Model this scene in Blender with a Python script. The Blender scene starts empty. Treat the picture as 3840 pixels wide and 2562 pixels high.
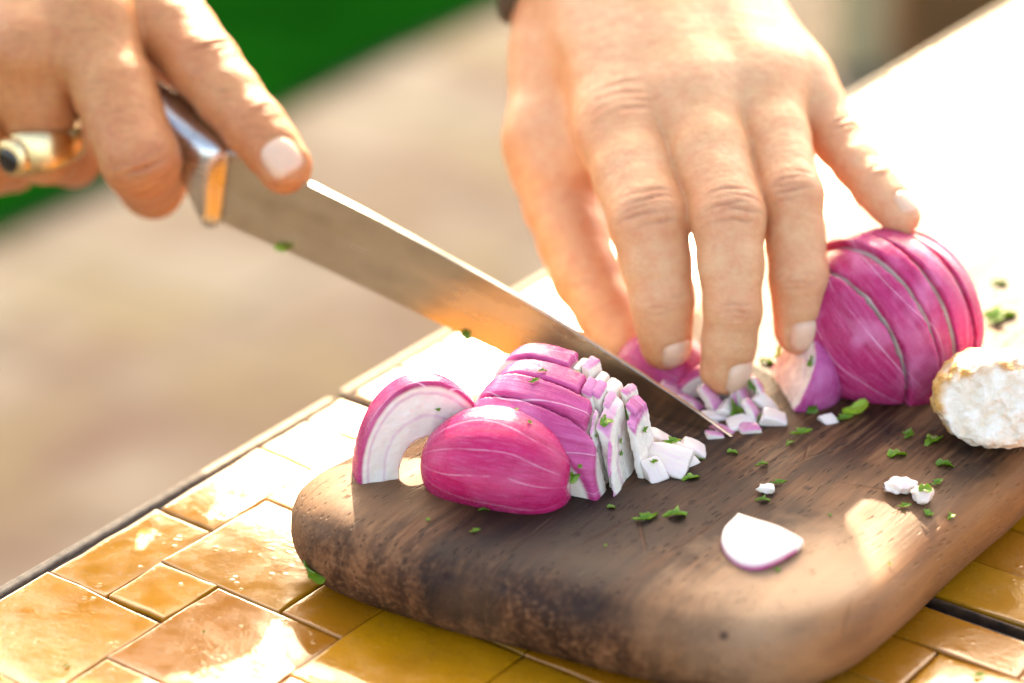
import bpy, bmesh, math, random
import numpy as np
from mathutils import Vector, Matrix

# ---------------------------------------------------------------- camera, sky, sun, exposure
scene = bpy.context.scene
CM = 0.01
BT = 2.55                               # cutting board top height (cm)
CAM = (0.00000, -64.71317, 34.56272)
cam_d = bpy.data.cameras.new('camera')
cam = bpy.data.objects.new('camera', cam_d)
scene.collection.objects.link(cam)
cam.location = [c * CM for c in CAM]
cam.rotation_euler = (math.radians(90 - 26), 0, 0)
cam_d.lens = 85
cam_d.sensor_width = 36
cam_d.clip_start = 0.02
cam_d.clip_end = 500
cam_d.dof.use_dof = True
cam_d.dof.focus_distance = 0.654
cam_d.dof.aperture_fstop = 4.6
cam_d.dof.aperture_blades = 9
scene.camera = cam

SUN_EL, SUN_AZ = 29.5, 1.5          # elevation, azimuth from +Y clockwise
world = bpy.data.worlds.new('World')
scene.world = world
world.use_nodes = True
wn = world.node_tree
bg = wn.nodes['Background']
sky = wn.nodes.new('ShaderNodeTexSky')
sky.sky_type = 'NISHITA'
sky.sun_disc = False
sky.sun_elevation = math.radians(SUN_EL)
sky.sun_rotation = math.radians(SUN_AZ)
sky.air_density = 0.7
sky.dust_density = 3.2
sky.ozone_density = 0.6
wn.links.new(sky.outputs[0], bg.inputs[0])
bg.inputs[1].default_value = 0.15

sun_d = bpy.data.lights.new('sun', 'SUN')
sun_d.energy = 2.4
sun_d.angle = math.radians(0.5)
sun_d.color = (1.0, 0.9, 0.76)
sun = bpy.data.objects.new('sun', sun_d)
scene.collection.objects.link(sun)
sd = Vector((math.sin(math.radians(SUN_AZ)) * math.cos(math.radians(SUN_EL)),
             math.cos(math.radians(SUN_AZ)) * math.cos(math.radians(SUN_EL)),
             math.sin(math.radians(SUN_EL))))
sun.rotation_euler = sd.to_track_quat('Z', 'Y').to_euler()
sun.location = sd * 5

vs = scene.view_settings
vs.view_transform = 'Standard'
vs.look = 'None'
vs.exposure = 2.78
vs.gamma = 1.0
vs.use_white_balance = True
vs.white_balance_temperature = 8500
vs.white_balance_tint = 10
vs.use_curve_mapping = False
scene.cycles.use_denoising = True

# ---------------------------------------------------------------- helpers
rng = np.random.RandomState(7)
random.seed(7)
OA = np.array((-13.76625, -9.24332))
E1 = np.array((0.58779, 0.80902))
E2 = np.array((0.80902, -0.58779))
RT = np.array((1.0, 0, 0)); UP = np.array((0.00000, 0.43837, 0.89879)); FW = np.array((0.00000, 0.89879, -0.43837))


def T(u, v, z=0.0):                    # table coordinates (cm) -> world cm
    p = OA + u * E1 + v * E2
    return np.array((p[0], p[1], z))


def nrm(v):
    v = np.asarray(v, float)
    return v / np.linalg.norm(v)


def mesh_obj(name, verts, faces, mat=None, parent=None, origin=(0, 0, 0), smooth=True, rot=None):
    """verts in cm, in world space unless rot/origin say otherwise"""
    verts = np.asarray(verts, float)
    me = bpy.data.meshes.new(name)
    if isinstance(faces, np.ndarray):
        n, k = faces.shape
        me.vertices.add(len(verts))
        me.vertices.foreach_set('co', (verts * CM).astype(np.float32).ravel())
        me.loops.add(n * k)
        me.loops.foreach_set('vertex_index', faces.astype(np.int32).ravel())
        me.polygons.add(n)
        me.polygons.foreach_set('loop_start', np.arange(0, n * k, k, dtype=np.int32))
        me.update(calc_edges=True)
        me.validate()
    else:
        me.from_pydata((verts * CM).tolist(), [], [list(map(int, f)) for f in faces])
        me.update()
    if smooth:
        me.polygons.foreach_set('use_smooth', [True] * len(me.polygons))
    if mat:
        me.materials.append(mat)
    o = bpy.data.objects.new(name, me)
    scene.collection.objects.link(o)
    if rot is not None:
        o.matrix_world = Matrix.Translation(Vector([c * CM for c in origin])) @ Matrix(rot.tolist()).to_4x4()
    else:
        o.location = [c * CM for c in origin]
    if parent is not None:
        o.parent = parent
    return o


def empty(name, loc):
    o = bpy.data.objects.new(name, None)
    scene.collection.objects.link(o)
    o.location = [c * CM for c in loc]
    o.empty_display_size = 0.02
    return o


def adopt(o, parent):                   # parent without moving (parent is unrotated)
    bpy.context.view_layer.update()
    mw = o.matrix_world.copy()
    o.parent = parent
    o.matrix_parent_inverse = Matrix.Translation(-Vector(parent.location))
    o.matrix_basis = mw


def tag(o, label, cat, group=None, kind=None):
    if label: o['label'] = label
    if cat: o['category'] = cat
    if group: o['group'] = group
    if kind: o['kind'] = kind
    return o


# node helpers
class NT:
    def __init__(s, name):
        s.m = bpy.data.materials.new(name)
        s.m.use_nodes = True
        s.t = s.m.node_tree
        s.b = s.t.nodes['Principled BSDF']
        s.out = s.t.nodes['Material Output']

    def n(s, typ, ins=None, **kw):
        nd = s.t.nodes.new('ShaderNode' + typ)
        for k, v in kw.items():
            setattr(nd, k, v)
        for k, v in (ins or {}).items():
            s.set(nd.inputs[k], v)
        return nd

    def set(s, sock, v):
        if hasattr(v, 'is_output'):
            s.t.links.new(v, sock)
        elif isinstance(v, (tuple, list)) and len(v) == 3 and sock.type == 'RGBA':
            sock.default_value = (*v, 1)
        else:
            sock.default_value = v

    def P(s, **kw):
        for k, v in kw.items():
            s.set(s.b.inputs[k.replace('_', ' ')], v)

    def obj(s):
        return s.n('TexCoord').outputs['Object']

    def noise(s, vec, scale, detail=4, rough=0.55, dist=0.0, out='Fac'):
        return s.n('TexNoise', {'Vector': vec, 'Scale': scale, 'Detail': detail, 'Roughness': rough,
                                'Distortion': dist}).outputs[out]

    def map(s, vec, scale=(1, 1, 1), rot=(0, 0, 0), loc=(0, 0, 0)):
        return s.n('Mapping', {'Vector': vec, 'Scale': scale, 'Rotation': rot, 'Location': loc}).outputs[0]

    def ramp(s, fac, stops, interp='LINEAR'):
        r = s.n('ValToRGB', {'Fac': fac})
        r.color_ramp.interpolation = interp
        el = r.color_ramp.elements
        while len(el) < len(stops):
            el.new(0.5)
        for e, (p, c) in zip(el, stops):
            e.position = p
            e.color = (*c, 1) if len(c) == 3 else c
        return r.outputs[0]

    def rng(s, v, a, b, c=0.0, d=1.0):
        return s.n('MapRange', {0: v, 1: a, 2: b, 3: c, 4: d}).outputs[0]

    def math(s, op, a, b=0.0, c=0.0, clamp=False):
        nd = s.n('Math', operation=op, use_clamp=clamp)
        s.set(nd.inputs[0], a); s.set(nd.inputs[1], b); s.set(nd.inputs[2], c)
        return nd.outputs[0]

    def mix(s, fac, a, b, blend='MIX'):
        nd = s.n('Mix', data_type='RGBA', blend_type=blend)
        s.set(nd.inputs[0], fac); s.set(nd.inputs[6], a); s.set(nd.inputs[7], b)
        return nd.outputs[2]

    def bump(s, h, strength=0.3, dist=0.001, nrm=None):
        ins = {'Height': h, 'Strength': strength, 'Distance': dist}
        if nrm is not None: ins['Normal'] = nrm
        return s.n('Bump', ins).outputs[0]


def g1(x): return (x, x, x)


# ------------------------------------------------------------ implicit surfaces (cm)
class Field:
    def __init__(s, lo, hi, h):
        s.lo = np.array(lo, np.float32); s.h = h
        s.n = np.ceil((np.array(hi) - s.lo) / h).astype(int) + 1
        s.ax = [s.lo[i] + h * np.arange(s.n[i], dtype=np.float32) for i in range(3)]

    def full(s, v=4.0):
        return np.full(tuple(s.n), v, np.float32)

    def box(s, lo, hi):
        a = np.clip(np.floor((np.array(lo) - s.lo) / s.h).astype(int), 0, s.n)
        b = np.clip(np.ceil((np.array(hi) - s.lo) / s.h).astype(int) + 1, 0, s.n)
        sl = tuple(slice(a[i], b[i]) for i in range(3))
        X = s.ax[0][sl[0]][:, None, None]; Y = s.ax[1][sl[1]][None, :, None]; Z = s.ax[2][sl[2]][None, None, :]
        return sl, X, Y, Z

    def sample(s, A, p):
        q = (np.asarray(p) - s.lo) / s.h
        i = np.clip(np.floor(q).astype(int), 0, s.n - 2); f = q - i
        r = 0
        for dx in (0, 1):
            for dy in (0, 1):
                for dz in (0, 1):
                    w = (f[..., 0] if dx else 1 - f[..., 0]) * (f[..., 1] if dy else 1 - f[..., 1]) * (f[..., 2] if dz else 1 - f[..., 2])
                    r = r + w * A[i[..., 0] + dx, i[..., 1] + dy, i[..., 2] + dz]
        return r

    def mesh(s, A):
        return surface_nets(A, s.lo, s.h)


def smin(a, b, k):
    if k <= 0: return np.minimum(a, b)
    h = np.clip(0.5 + 0.5 * (b - a) / k, 0, 1)
    return b + (a - b) * h - k * h * (1 - h)


def smax(a, b, k):
    return -smin(-a, -b, k)


def cone(X, Y, Z, a, b, ra, rb):
    a = np.asarray(a, np.float32); ba = np.asarray(b, np.float32) - a
    px, py, pz = X - a[0], Y - a[1], Z - a[2]
    h = np.clip((px * ba[0] + py * ba[1] + pz * ba[2]) / float(ba @ ba + 1e-9), 0, 1)
    return np.sqrt((px - h * ba[0]) ** 2 + (py - h * ba[1]) ** 2 + (pz - h * ba[2]) ** 2) - (ra + (rb - ra) * h)


def surface_nets(A, lo, h):
    """naive surface nets: verts (n,3), quads (m,4)"""
    S = A < 0
    c = [S[i:S.shape[0] - 1 + i, j:S.shape[1] - 1 + j, k:S.shape[2] - 1 + k] for i in (0, 1) for j in (0, 1) for k in (0, 1)]
    cnt = sum(x.astype(np.int8) for x in c)
    act = (cnt > 0) & (cnt < 8)
    idx = np.argwhere(act)
    vid = np.full(act.shape, -1, np.int32)
    vid[act] = np.arange(len(idx))
    pos = np.zeros((len(idx), 3)); num = np.zeros(len(idx))
    val = {}
    for i in (0, 1):
        for j in (0, 1):
            for k in (0, 1):
                val[i, j, k] = A[idx[:, 0] + i, idx[:, 1] + j, idx[:, 2] + k]
    for a in val:
        for ax in range(3):
            if a[ax] == 0:
                b = list(a); b[ax] = 1; b = tuple(b)
                va, vb = val[a], val[b]
                m = (va < 0) != (vb < 0)
                t = np.where(m, va / np.where(m, va - vb, 1), 0)
                p = np.tile(np.array(a, float), (len(idx), 1)); p[:, ax] = t
                pos[m] += p[m]; num[m] += 1
    verts = lo + h * (idx + pos / num[:, None])
    quads = []
    for ax in range(3):
        u, v = (ax + 1) % 3, (ax + 2) % 3
        sa = [slice(None)] * 3; sb = [slice(None)] * 3
        sa[ax] = slice(0, -1); sb[ax] = slice(1, None)
        cr = S[tuple(sa)] != S[tuple(sb)]
        e = np.argwhere(cr)
        e = e[(e[:, u] > 0) & (e[:, v] > 0) & (e[:, u] < A.shape[u] - 1) & (e[:, v] < A.shape[v] - 1)]
        ins = S[e[:, 0], e[:, 1], e[:, 2]]
        def cell(du, dv):
            q = e.copy(); q[:, u] -= du; q[:, v] -= dv
            return vid[q[:, 0], q[:, 1], q[:, 2]]
        q = np.stack([cell(1, 1), cell(0, 1), cell(0, 0), cell(1, 0)], 1)
        q[~ins] = q[~ins][:, ::-1]
        quads.append(q)
    quads = np.concatenate(quads)
    return verts, quads[(quads >= 0).all(1)]


def wob(X, Y, Z, f, seed=0):
    """cheap smooth noise, about -1..1"""
    r = np.random.RandomState(seed)
    o = 0
    for i in range(5):
        d = nrm(r.normal(size=3)) * f * r.uniform(0.6, 1.6)
        o = o + np.sin(X * d[0] + Y * d[1] + Z * d[2] + r.uniform(0, 6.28) + 0.8 * np.sin(X * d[1] * 0.7 - Z * d[0] * 0.6 + Y * d[2] * 0.5))
    return o / 3.0


# ---------------------------------------------------------------- materials
def m_skin(name, base, deep, red, hair=0.0):
    k = NT(name); o = k.obj()
    big = k.noise(o, 45, 3)
    mot = k.noise(o, 260, 4, 0.6)
    col = k.mix(k.rng(big, 0.35, 0.7), base, deep)
    col = k.mix(k.rng(mot, 0.35, 0.75, 0, 0.6), col, red)
    col = k.mix(k.rng(k.noise(o, 700, 3), 0.45, 0.7, 0, 0.18), col, tuple(min(1, c * 1.25) for c in base))
    at = k.n('Attribute', attribute_name='red').outputs['Fac']
    col = k.mix(k.math('MULTIPLY', at, 0.5, clamp=True), col, red)
    fd = k.n('Attribute', attribute_name='fold').outputs['Fac']
    col = k.mix(k.math('MULTIPLY', fd, 0.6, clamp=True), col, tuple(c * 0.62 for c in red))
    if hair:
        hs = k.noise(k.map(o, (90, 700, 700), rot=(0, 0.6, -0.7)), 1.0, 3, 0.6)
        col = k.mix(k.rng(hs, 0.52, 0.68, 0, hair), col, (0.10, 0.035, 0.012))
    vor = k.n('TexVoronoi', {'Vector': o, 'Scale': 900.0}, feature='DISTANCE_TO_EDGE').outputs['Distance']
    nz = k.noise(k.map(o, (1, 1, 1)), 520, 6, 0.65)
    wr = k.noise(k.map(o, (0.35, 1, 1)), 330, 4, 0.6)
    hgt = k.math('ADD', k.math('MULTIPLY', vor, 0.5), k.math('ADD', k.math('MULTIPLY', nz, 1.0), k.math('MULTIPLY', wr, 1.6)))
    k.P(Base_Color=col, Roughness=k.rng(nz, 0.3, 0.7, 0.38, 0.55), Subsurface_Weight=0.2,
        Subsurface_Radius=(1.0, 0.3, 0.14), Subsurface_Scale=0.004, Specular_IOR_Level=0.45,
        Normal=k.bump(hgt, 0.5, 0.0007))
    return k.m


def m_onion(name, radii, layers=6.0, tint=(0.57, 0.018, 0.135), pale=0.0, seed=0.0, thr=(0.935, 0.97), vein_w=0.014):
    """solid onion: local x is the root-to-stem axis, layers are concentric shells"""
    k = NT(name); o = k.obj()
    rx, ry, rz = [r * CM for r in radii]
    q = k.map(o, (1 / rx, 1 / ry, 1 / rz))
    wv = k.noise(o, 90 , 3, out='Color')
    q2 = k.n('VectorMath', {0: q, 1: k.n('VectorMath', {0: wv, 1: (0.5, 0.5, 0.5)}, operation='SUBTRACT').outputs[0]}, operation='MULTIPLY_ADD')
    q2.inputs[1].default_value = (1, 1, 1)
    sc = k.n('VectorMath', {0: k.n('VectorMath', {0: wv, 1: (0.5, 0.5, 0.5)}, operation='SUBTRACT').outputs[0]}, operation='SCALE')
    sc.inputs['Scale'].default_value = 0.06
    qw = k.n('VectorMath', {0: q, 1: sc.outputs[0]}, operation='ADD').outputs[0]
    ln = k.n('VectorMath', {0: qw}, operation='LENGTH').outputs['Value']
    r0 = k.n('VectorMath', {0: q}, operation='LENGTH').outputs['Value']
    fr = k.math('FRACT', k.math('MULTIPLY', ln, layers))
    line = k.ramp(fr, [(0.0, g1(1)), (0.10, g1(0.12)), (0.5, g1(0)), (0.86, g1(0.1)), (0.95, g1(1))])
    sep = k.n('SeparateXYZ', {0: q})
    phi = k.math('ARCTAN2', sep.outputs[1], sep.outputs[2])
    # long streaks that run from root to stem
    cmb = k.n('CombineXYZ', {0: k.math('MULTIPLY', sep.outputs[0], 0.5), 1: k.math('MULTIPLY', phi, 5.0), 2: seed}).outputs[0]
    st = k.noise(cmb, 2.2, 5, 0.65)
    st2 = k.noise(cmb, 7.0, 3, 0.6)
    patch = k.noise(o, 70, 2)
    cmb2 = k.n('CombineXYZ', {0: k.math('MULTIPLY', sep.outputs[0], 0.9), 1: k.math('MULTIPLY', phi, 1.0), 2: seed + 3.0}).outputs[0]
    ph2 = k.math('ADD', k.math('MULTIPLY', phi, 2.2), k.math('MULTIPLY', k.noise(cmb2, 0.9, 1), 1.3))
    vein = k.math('ABSOLUTE', k.math('SUBTRACT', k.math('FRACT', ph2), 0.5))
    vein = k.rng(vein, 0.0, vein_w, 1.0, 0.0)
    vein = k.math('MULTIPLY', vein, k.rng(k.noise(cmb2, 3.0, 2), 0.36, 0.5))
    dark = tuple(c * f for c, f in zip(tint, (0.70, 0.35, 0.5)))
    light = (0.76, 0.27, 0.47)
    skin = k.mix(k.rng(st, 0.3, 0.72), dark, tint)
    skin = k.mix(k.rng(st2, 0.5, 0.8, 0, 0.35), skin, light)
    skin = k.mix(k.rng(patch, 0.5, 0.75, 0, 0.15 + pale), skin, light)
    skin = k.mix(k.math('MULTIPLY', vein, 0.7), skin, (0.88, 0.62, 0.72))
    flesh = k.mix(k.rng(k.noise(o, 160, 3), 0.3, 0.7), (0.76, 0.66, 0.54), (0.80, 0.72, 0.64))
    flesh = k.mix(k.math('MULTIPLY', line, k.rng(ln, 0.25, 0.8, 0.08, 0.42)), flesh, (0.55, 0.17, 0.36))
    edge = k.rng(k.math('ADD', r0, k.math('MULTIPLY', k.math('SUBTRACT', st2, 0.5), 0.015)), *thr)
    edge = k.math('MAXIMUM', edge, k.n('Attribute', attribute_name='keep').outputs['Fac'])
    col = k.mix(edge, flesh, skin)
    fine = k.noise(cmb, 14, 4, 0.6)
    wet = k.noise(o, 420, 4)
    k.P(Base_Color=col, Roughness=k.rng(wet, 0.3, 0.7, 0.16, 0.36), Subsurface_Weight=0.3,
        Subsurface_Radius=(1.0, 0.6, 0.7), Subsurface_Scale=0.004, Specular_IOR_Level=0.28,
        Normal=k.bump(k.math('ADD', fine, wet), 0.22, 0.0006))
    return k.m


def m_piece():
    """small cut pieces: local +z side carries the thin purple skin"""
    k = NT('chopped_onion'); o = k.obj()
    z = k.n('SeparateXYZ', {0: o}).outputs[2]
    at = k.n('Attribute', attribute_name='skin').outputs['Fac']
    n1 = k.noise(o, 300, 4)
    n2 = k.noise(k.map(o, (1, 6, 1)), 260, 3)
    flesh = k.mix(k.rng(n2, 0.35, 0.7), (0.76, 0.68, 0.54), (0.72, 0.56, 0.55))
    flesh = k.mix(k.rng(n1, 0.3, 0.7, 0, 0.3), flesh, (0.80, 0.76, 0.68))
    col = k.mix(k.math('MULTIPLY', at, k.rng(n1, 0.25, 0.6, 0.55, 1.0)), flesh, (0.55, 0.09, 0.28))
    k.P(Base_Color=col, Roughness=0.28, Subsurface_Weight=0.35, Subsurface_Radius=(1, 0.7, 0.7), Subsurface_Scale=0.004,
        Normal=k.bump(n1, 0.25, 0.0006))
    return k.m


def m_board():
    k = NT('walnut_wood'); o = k.obj()          # board local: x along the grain
    warp = k.noise(k.map(o, (4, 12, 12)), 1.4, 3, 0.5, out='Color')
    v = k.n('VectorMath', {0: k.map(o, (5, 60, 60)), 1: warp}, operation='ADD').outputs[0]
    band = k.noise(v, 1.0, 5, 0.6, 0.6)
    ring = k.n('TexWave', {'Vector': k.map(o, (3, 34, 34)), 'Scale': 1.0, 'Distortion': 7.0, 'Detail': 3.0, 'Detail Scale': 1.2}, wave_type='BANDS', bands_direction='Y').outputs['Fac']
    col = k.ramp(band, [(0.25, (0.035, 0.017, 0.009)), (0.44, (0.085, 0.040, 0.020)), (0.58, (0.21, 0.11, 0.055)), (0.75, (0.38, 0.23, 0.125))])
    col = k.mix(k.rng(ring, 0.35, 0.9, 0.0, 0.6), col, (0.045, 0.02, 0.010))
    fib = k.noise(k.map(o, (45, 620, 620)), 1.0, 4, 0.65)
    col = k.mix(k.rng(fib, 0.5, 0.68, 0.0, 0.5), col, (0.42, 0.27, 0.16))
    col = k.mix(k.rng(fib, 0.5, 0.34, 0.0, 0.55), col, (0.03, 0.014, 0.008))
    # open pores: short dark dashes along the grain
    pv = k.n('TexVoronoi', {'Vector': k.map(o, (150, 700, 700)), 'Scale': 1.0, 'Randomness': 1.0}, feature='F1')
    pore = k.rng(pv.outputs['Distance'], 0.10, 0.26, 1.0, 0.0)
    pr = k.math('MULTIPLY', pore, k.rng(k.noise(o, 60, 2), 0.36, 0.5))
    col = k.mix(k.math('MULTIPLY', pr, 0.95), col, (0.025, 0.012, 0.007))
    # worn paler and stained darker patches
    stain = k.noise(k.map(o, (1, 1, 1), loc=(0.13, 0.31, 0)), 22, 4, 0.6)
    col = k.mix(k.rng(stain, 0.5, 0.62, 0.0, 0.8), col, (0.016, 0.011, 0.010))
    worn = k.noise(k.map(o, (1, 1, 1), loc=(0.4, 0.05, 0)), 18, 3, 0.5)
    col = k.mix(k.rng(worn, 0.5, 0.68, 0.0, 0.4), col, (0.42, 0.28, 0.16))
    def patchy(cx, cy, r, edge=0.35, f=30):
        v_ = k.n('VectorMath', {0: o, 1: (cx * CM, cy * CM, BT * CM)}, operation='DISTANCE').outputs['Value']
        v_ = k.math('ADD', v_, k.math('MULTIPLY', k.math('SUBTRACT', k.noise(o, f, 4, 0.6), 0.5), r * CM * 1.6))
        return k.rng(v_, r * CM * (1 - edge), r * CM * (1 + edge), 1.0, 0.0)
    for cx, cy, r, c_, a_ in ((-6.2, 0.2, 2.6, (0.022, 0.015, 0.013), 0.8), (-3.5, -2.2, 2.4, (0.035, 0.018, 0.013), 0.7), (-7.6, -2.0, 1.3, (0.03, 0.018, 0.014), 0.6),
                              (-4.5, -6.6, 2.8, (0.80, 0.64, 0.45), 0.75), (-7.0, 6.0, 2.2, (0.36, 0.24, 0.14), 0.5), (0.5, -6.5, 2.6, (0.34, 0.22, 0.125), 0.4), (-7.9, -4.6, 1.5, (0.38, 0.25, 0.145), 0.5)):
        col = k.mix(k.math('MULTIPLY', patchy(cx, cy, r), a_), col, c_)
    spot = k.n('TexVoronoi', {'Vector': o, 'Scale': 70.0}, feature='F1')
    sp = k.math('MULTIPLY', k.rng(spot.outputs['Distance'], 0.05, 0.11, 1.0, 0.0), k.rng(k.n('SeparateColor', {0: spot.outputs['Color']}).outputs[0], 0.62, 0.66))
    col = k.mix(k.math('MULTIPLY', sp, 0.8), col, (0.03, 0.006, 0.006))
    cr = k.n('TexVoronoi', {'Vector': k.map(o, (28, 60, 40)), 'Scale': 1.0}, feature='DISTANCE_TO_EDGE').outputs['Distance']
    crack = k.math('MULTIPLY', k.rng(cr, 0.0, 0.012, 1.0, 0.0), 0.0)
    col = k.mix(crack, col, (0.012, 0.008, 0.006))
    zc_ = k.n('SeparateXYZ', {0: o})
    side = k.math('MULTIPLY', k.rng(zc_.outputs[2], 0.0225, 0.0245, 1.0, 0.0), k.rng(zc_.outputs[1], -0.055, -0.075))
    side_tan = k.mix(k.rng(k.noise(k.map(o, (30, 120, 120)), 1.0, 4), 0.3, 0.7), (0.20, 0.082, 0.024), (0.46, 0.235, 0.085))
    col = k.mix(k.math('MULTIPLY', side, 0.8), col, side_tan)  # tan mixed in below the rim on the right-hand side
    cut = k.n('TexVoronoi', {'Vector': k.map(o, (9, 45, 1), rot=(0, 0, 0.35)), 'Scale': 1.0}, feature='DISTANCE_TO_EDGE').outputs['Distance']
    cutm = k.math('MULTIPLY', k.rng(cut, 0.0, 0.010, 1.0, 0.0), k.rng(k.noise(o, 45, 2), 0.5, 0.6))
    col = k.mix(k.math('MULTIPLY', cutm, 0.35), col, (0.34, 0.20, 0.11))
    col = k.mix(1.0, col, (0.66, 0.51, 0.41), 'MULTIPLY')
    hgt = k.math('SUBTRACT', k.math('MULTIPLY', fib, 0.6), k.math('ADD', pr, k.math('MULTIPLY', cutm, 1.2)))
    k.P(Base_Color=col, Roughness=k.rng(band, 0.3, 0.7, 0.5, 0.68), Specular_IOR_Level=0.22, Normal=k.bump(hgt, 0.6, 0.0007))
    return k.m


def m_tile():
    k = NT('glazed_tile'); o = k.obj()
    rnd = k.n('ObjectInfo').outputs['Random']
    off = k.n('CombineXYZ', {0: k.math('MULTIPLY', rnd, 3.0), 1: k.math('MULTIPLY', rnd, 7.0), 2: 0.0}).outputs[0]
    v = k.n('VectorMath', {0: o, 1: off}, operation='ADD').outputs[0]
    n1 = k.noise(v, 55, 4, 0.6)
    n2 = k.noise(v, 420, 4, 0.65)
    col = k.ramp(rnd, [(0.0, (0.30, 0.098, 0.004)), (0.35, (0.38, 0.140, 0.005)), (0.7, (0.47, 0.195, 0.005)), (1.0, (0.30, 0.125, 0.008))])
    col = k.mix(k.rng(n1, 0.35, 0.7, 0.0, 0.5), col, (0.26, 0.095, 0.005))
    col = k.mix(k.rng(n2, 0.55, 0.75, 0.0, 0.45), col, (0.22, 0.09, 0.012))
    scr = k.noise(k.map(v, (500, 22, 1), rot=(0, 0, 0.5)), 1.0, 2)
    pit = k.n('TexVoronoi', {'Vector': v, 'Scale': 330.0}, feature='F1')
    ph = k.math('MULTIPLY', k.rng(pit.outputs['Distance'], 0.1, 0.32, 1.0, 0.0), k.rng(k.noise(v, 90, 2), 0.48, 0.6))
    hgt = k.math('ADD', k.math('MULTIPLY', n1, 1.6), k.math('ADD', k.math('MULTIPLY', ph, 0.45), k.math('ADD', k.math('MULTIPLY', n2, 0.30), k.math('MULTIPLY', scr, 0.10))))
    k.P(Base_Color=col, Roughness=k.rng(k.noise(v, 120, 3), 0.35, 0.7, 0.16, 0.34), Specular_IOR_Level=0.5,
        Coat_Weight=0.3, Coat_Roughness=0.05, Normal=k.bump(hgt, 0.28, 0.0010))
    return k.m


def m_simple(name, col, rough=0.5, metal=0.0, var=0.25, scale=200, bump=0.2, **kw):
    k = NT(name); o = k.obj()
    n = k.noise(o, scale, 5, 0.6)
    c = k.mix(k.rng(n, 0.3, 0.7), tuple(x * (1 - var) for x in col), tuple(min(1, x * (1 + var)) for x in col))
    k.P(Base_Color=c, Roughness=rough, Metallic=metal, Normal=k.bump(n, bump, 0.0005), **kw)
    return k.m


def m_steel(name, rough, col=(0.62, 0.60, 0.57)):
    k = NT(name); o = k.obj()
    br = k.math('ADD', k.noise(k.map(o, (12, 12, 900)), 1.0, 3), k.math('MULTIPLY', k.noise(k.map(o, (14, 14, 60)), 1.0, 2), 6.0))
    sm = k.noise(o, 90, 4, 0.6)
    smear = k.noise(k.map(o, (16, 40, 70)), 1.0, 4, 0.6)
    c = k.mix(k.rng(sm, 0.45, 0.7, 0, 0.35), col, (0.36, 0.31, 0.24))
    c = k.mix(k.rng(smear, 0.42, 0.66, 0, 0.55), c, (0.80, 0.74, 0.62))
    k.P(Base_Color=c, Metallic=1.0, Roughness=k.math('ADD', rough, k.rng(smear, 0.3, 0.7, -0.05, 0.16)), Normal=k.bump(br, 0.05, 0.0002))
    return k.m


def m_paving():
    k = NT('paving_stone'); o = k.obj()
    n1 = k.noise(o, 2.6, 3, 0.55)
    n2 = k.noise(o, 5.0, 3, 0.5)
    b = k.n('TexBrick', {'Vector': k.map(o, (1, 1, 1), rot=(0, 0, 0.6)), 'Scale': 1.0, 'Brick Width': 0.34, 'Row Height': 0.2, 'Mortar Size': 0.012,
                         'Color1': (0.108, 0.098, 0.084, 1), 'Color2': (0.090, 0.081, 0.070, 1), 'Mortar': (0.05, 0.045, 0.036, 1)}).outputs[0]
    c = k.mix(k.rng(n1, 0.40, 0.60, 0, 1.0), b, (0.052, 0.032, 0.026))
    c = k.mix(k.rng(n2, 0.5, 0.66, 0, 0.7), c, (0.075, 0.062, 0.035))
    k.P(Base_Color=c, Roughness=0.9, Specular_IOR_Level=0.1)
    return k.m


M = {}
M['skin_l'] = m_skin('skin_fair', (0.69, 0.39, 0.20), (0.64, 0.31, 0.13), (0.61, 0.20, 0.09))
M['skin_r'] = m_skin('skin_tanned', (0.59, 0.265, 0.10), (0.52, 0.195, 0.06), (0.49, 0.125, 0.045), hair=0.22)
M['nail'] = m_simple('fingernail', (0.72, 0.45, 0.30), 0.36, var=0.06, scale=300, bump=0.03, Subsurface_Weight=0.2, Subsurface_Scale=0.003)
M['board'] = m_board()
M['tile'] = m_tile()
M['grout'] = m_simple('grout', (0.035, 0.024, 0.016), 0.95, var=0.45, scale=500, bump=0.8)
M['edge'] = m_simple('table_rim', (0.20, 0.16, 0.11), 0.7, var=0.4, scale=300, bump=0.5)
M['dark'] = m_simple('blackened_iron', (0.02, 0.016, 0.013), 0.6, var=0.4, scale=300, bump=0.5)
M['rust'] = m_simple('rusty_iron', (0.07, 0.035, 0.018), 0.65, metal=0.3, var=0.6, scale=260, bump=0.8)
M['piece'] = m_piece()
M['blade'] = m_steel('blade_steel', 0.16, (0.62, 0.54, 0.42))  # warm tint puts the golden tile reflection into the steel colour
M['handle'] = m_steel('handle_steel', 0.24, (0.55, 0.54, 0.52))
M['gold'] = m_simple('gold', (0.78, 0.58, 0.30), 0.26, metal=1.0, var=0.15, scale=500, bump=0.3)
M['stone'] = m_simple('dark_ring_stone', (0.012, 0.010, 0.008), 0.08, var=0.3)
M['strap'] = m_simple('watch_strap', (0.06, 0.045, 0.03), 0.5, var=0.4)
M['steelband'] = m_steel('watch_metal', 0.25)
M['sleeve'] = m_simple('sleeve_cloth', (0.30, 0.29, 0.28), 0.9, var=0.2, scale=900, bump=0.5)
M['paving'] = m_paving()
M['lawn'] = m_simple('green_turf', (0.0002, 0.021, 0.0016), 1.0, var=0.6, scale=2.5, bump=0.3, Specular_IOR_Level=0.0)
M['brownwood'] = m_simple('brown_wood', (0.15, 0.058, 0.008), 0.7, var=0.25, scale=8)
M['beigewood'] = m_simple('pale_post', (0.42, 0.32, 0.16), 0.8, var=0.1, scale=5)


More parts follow.
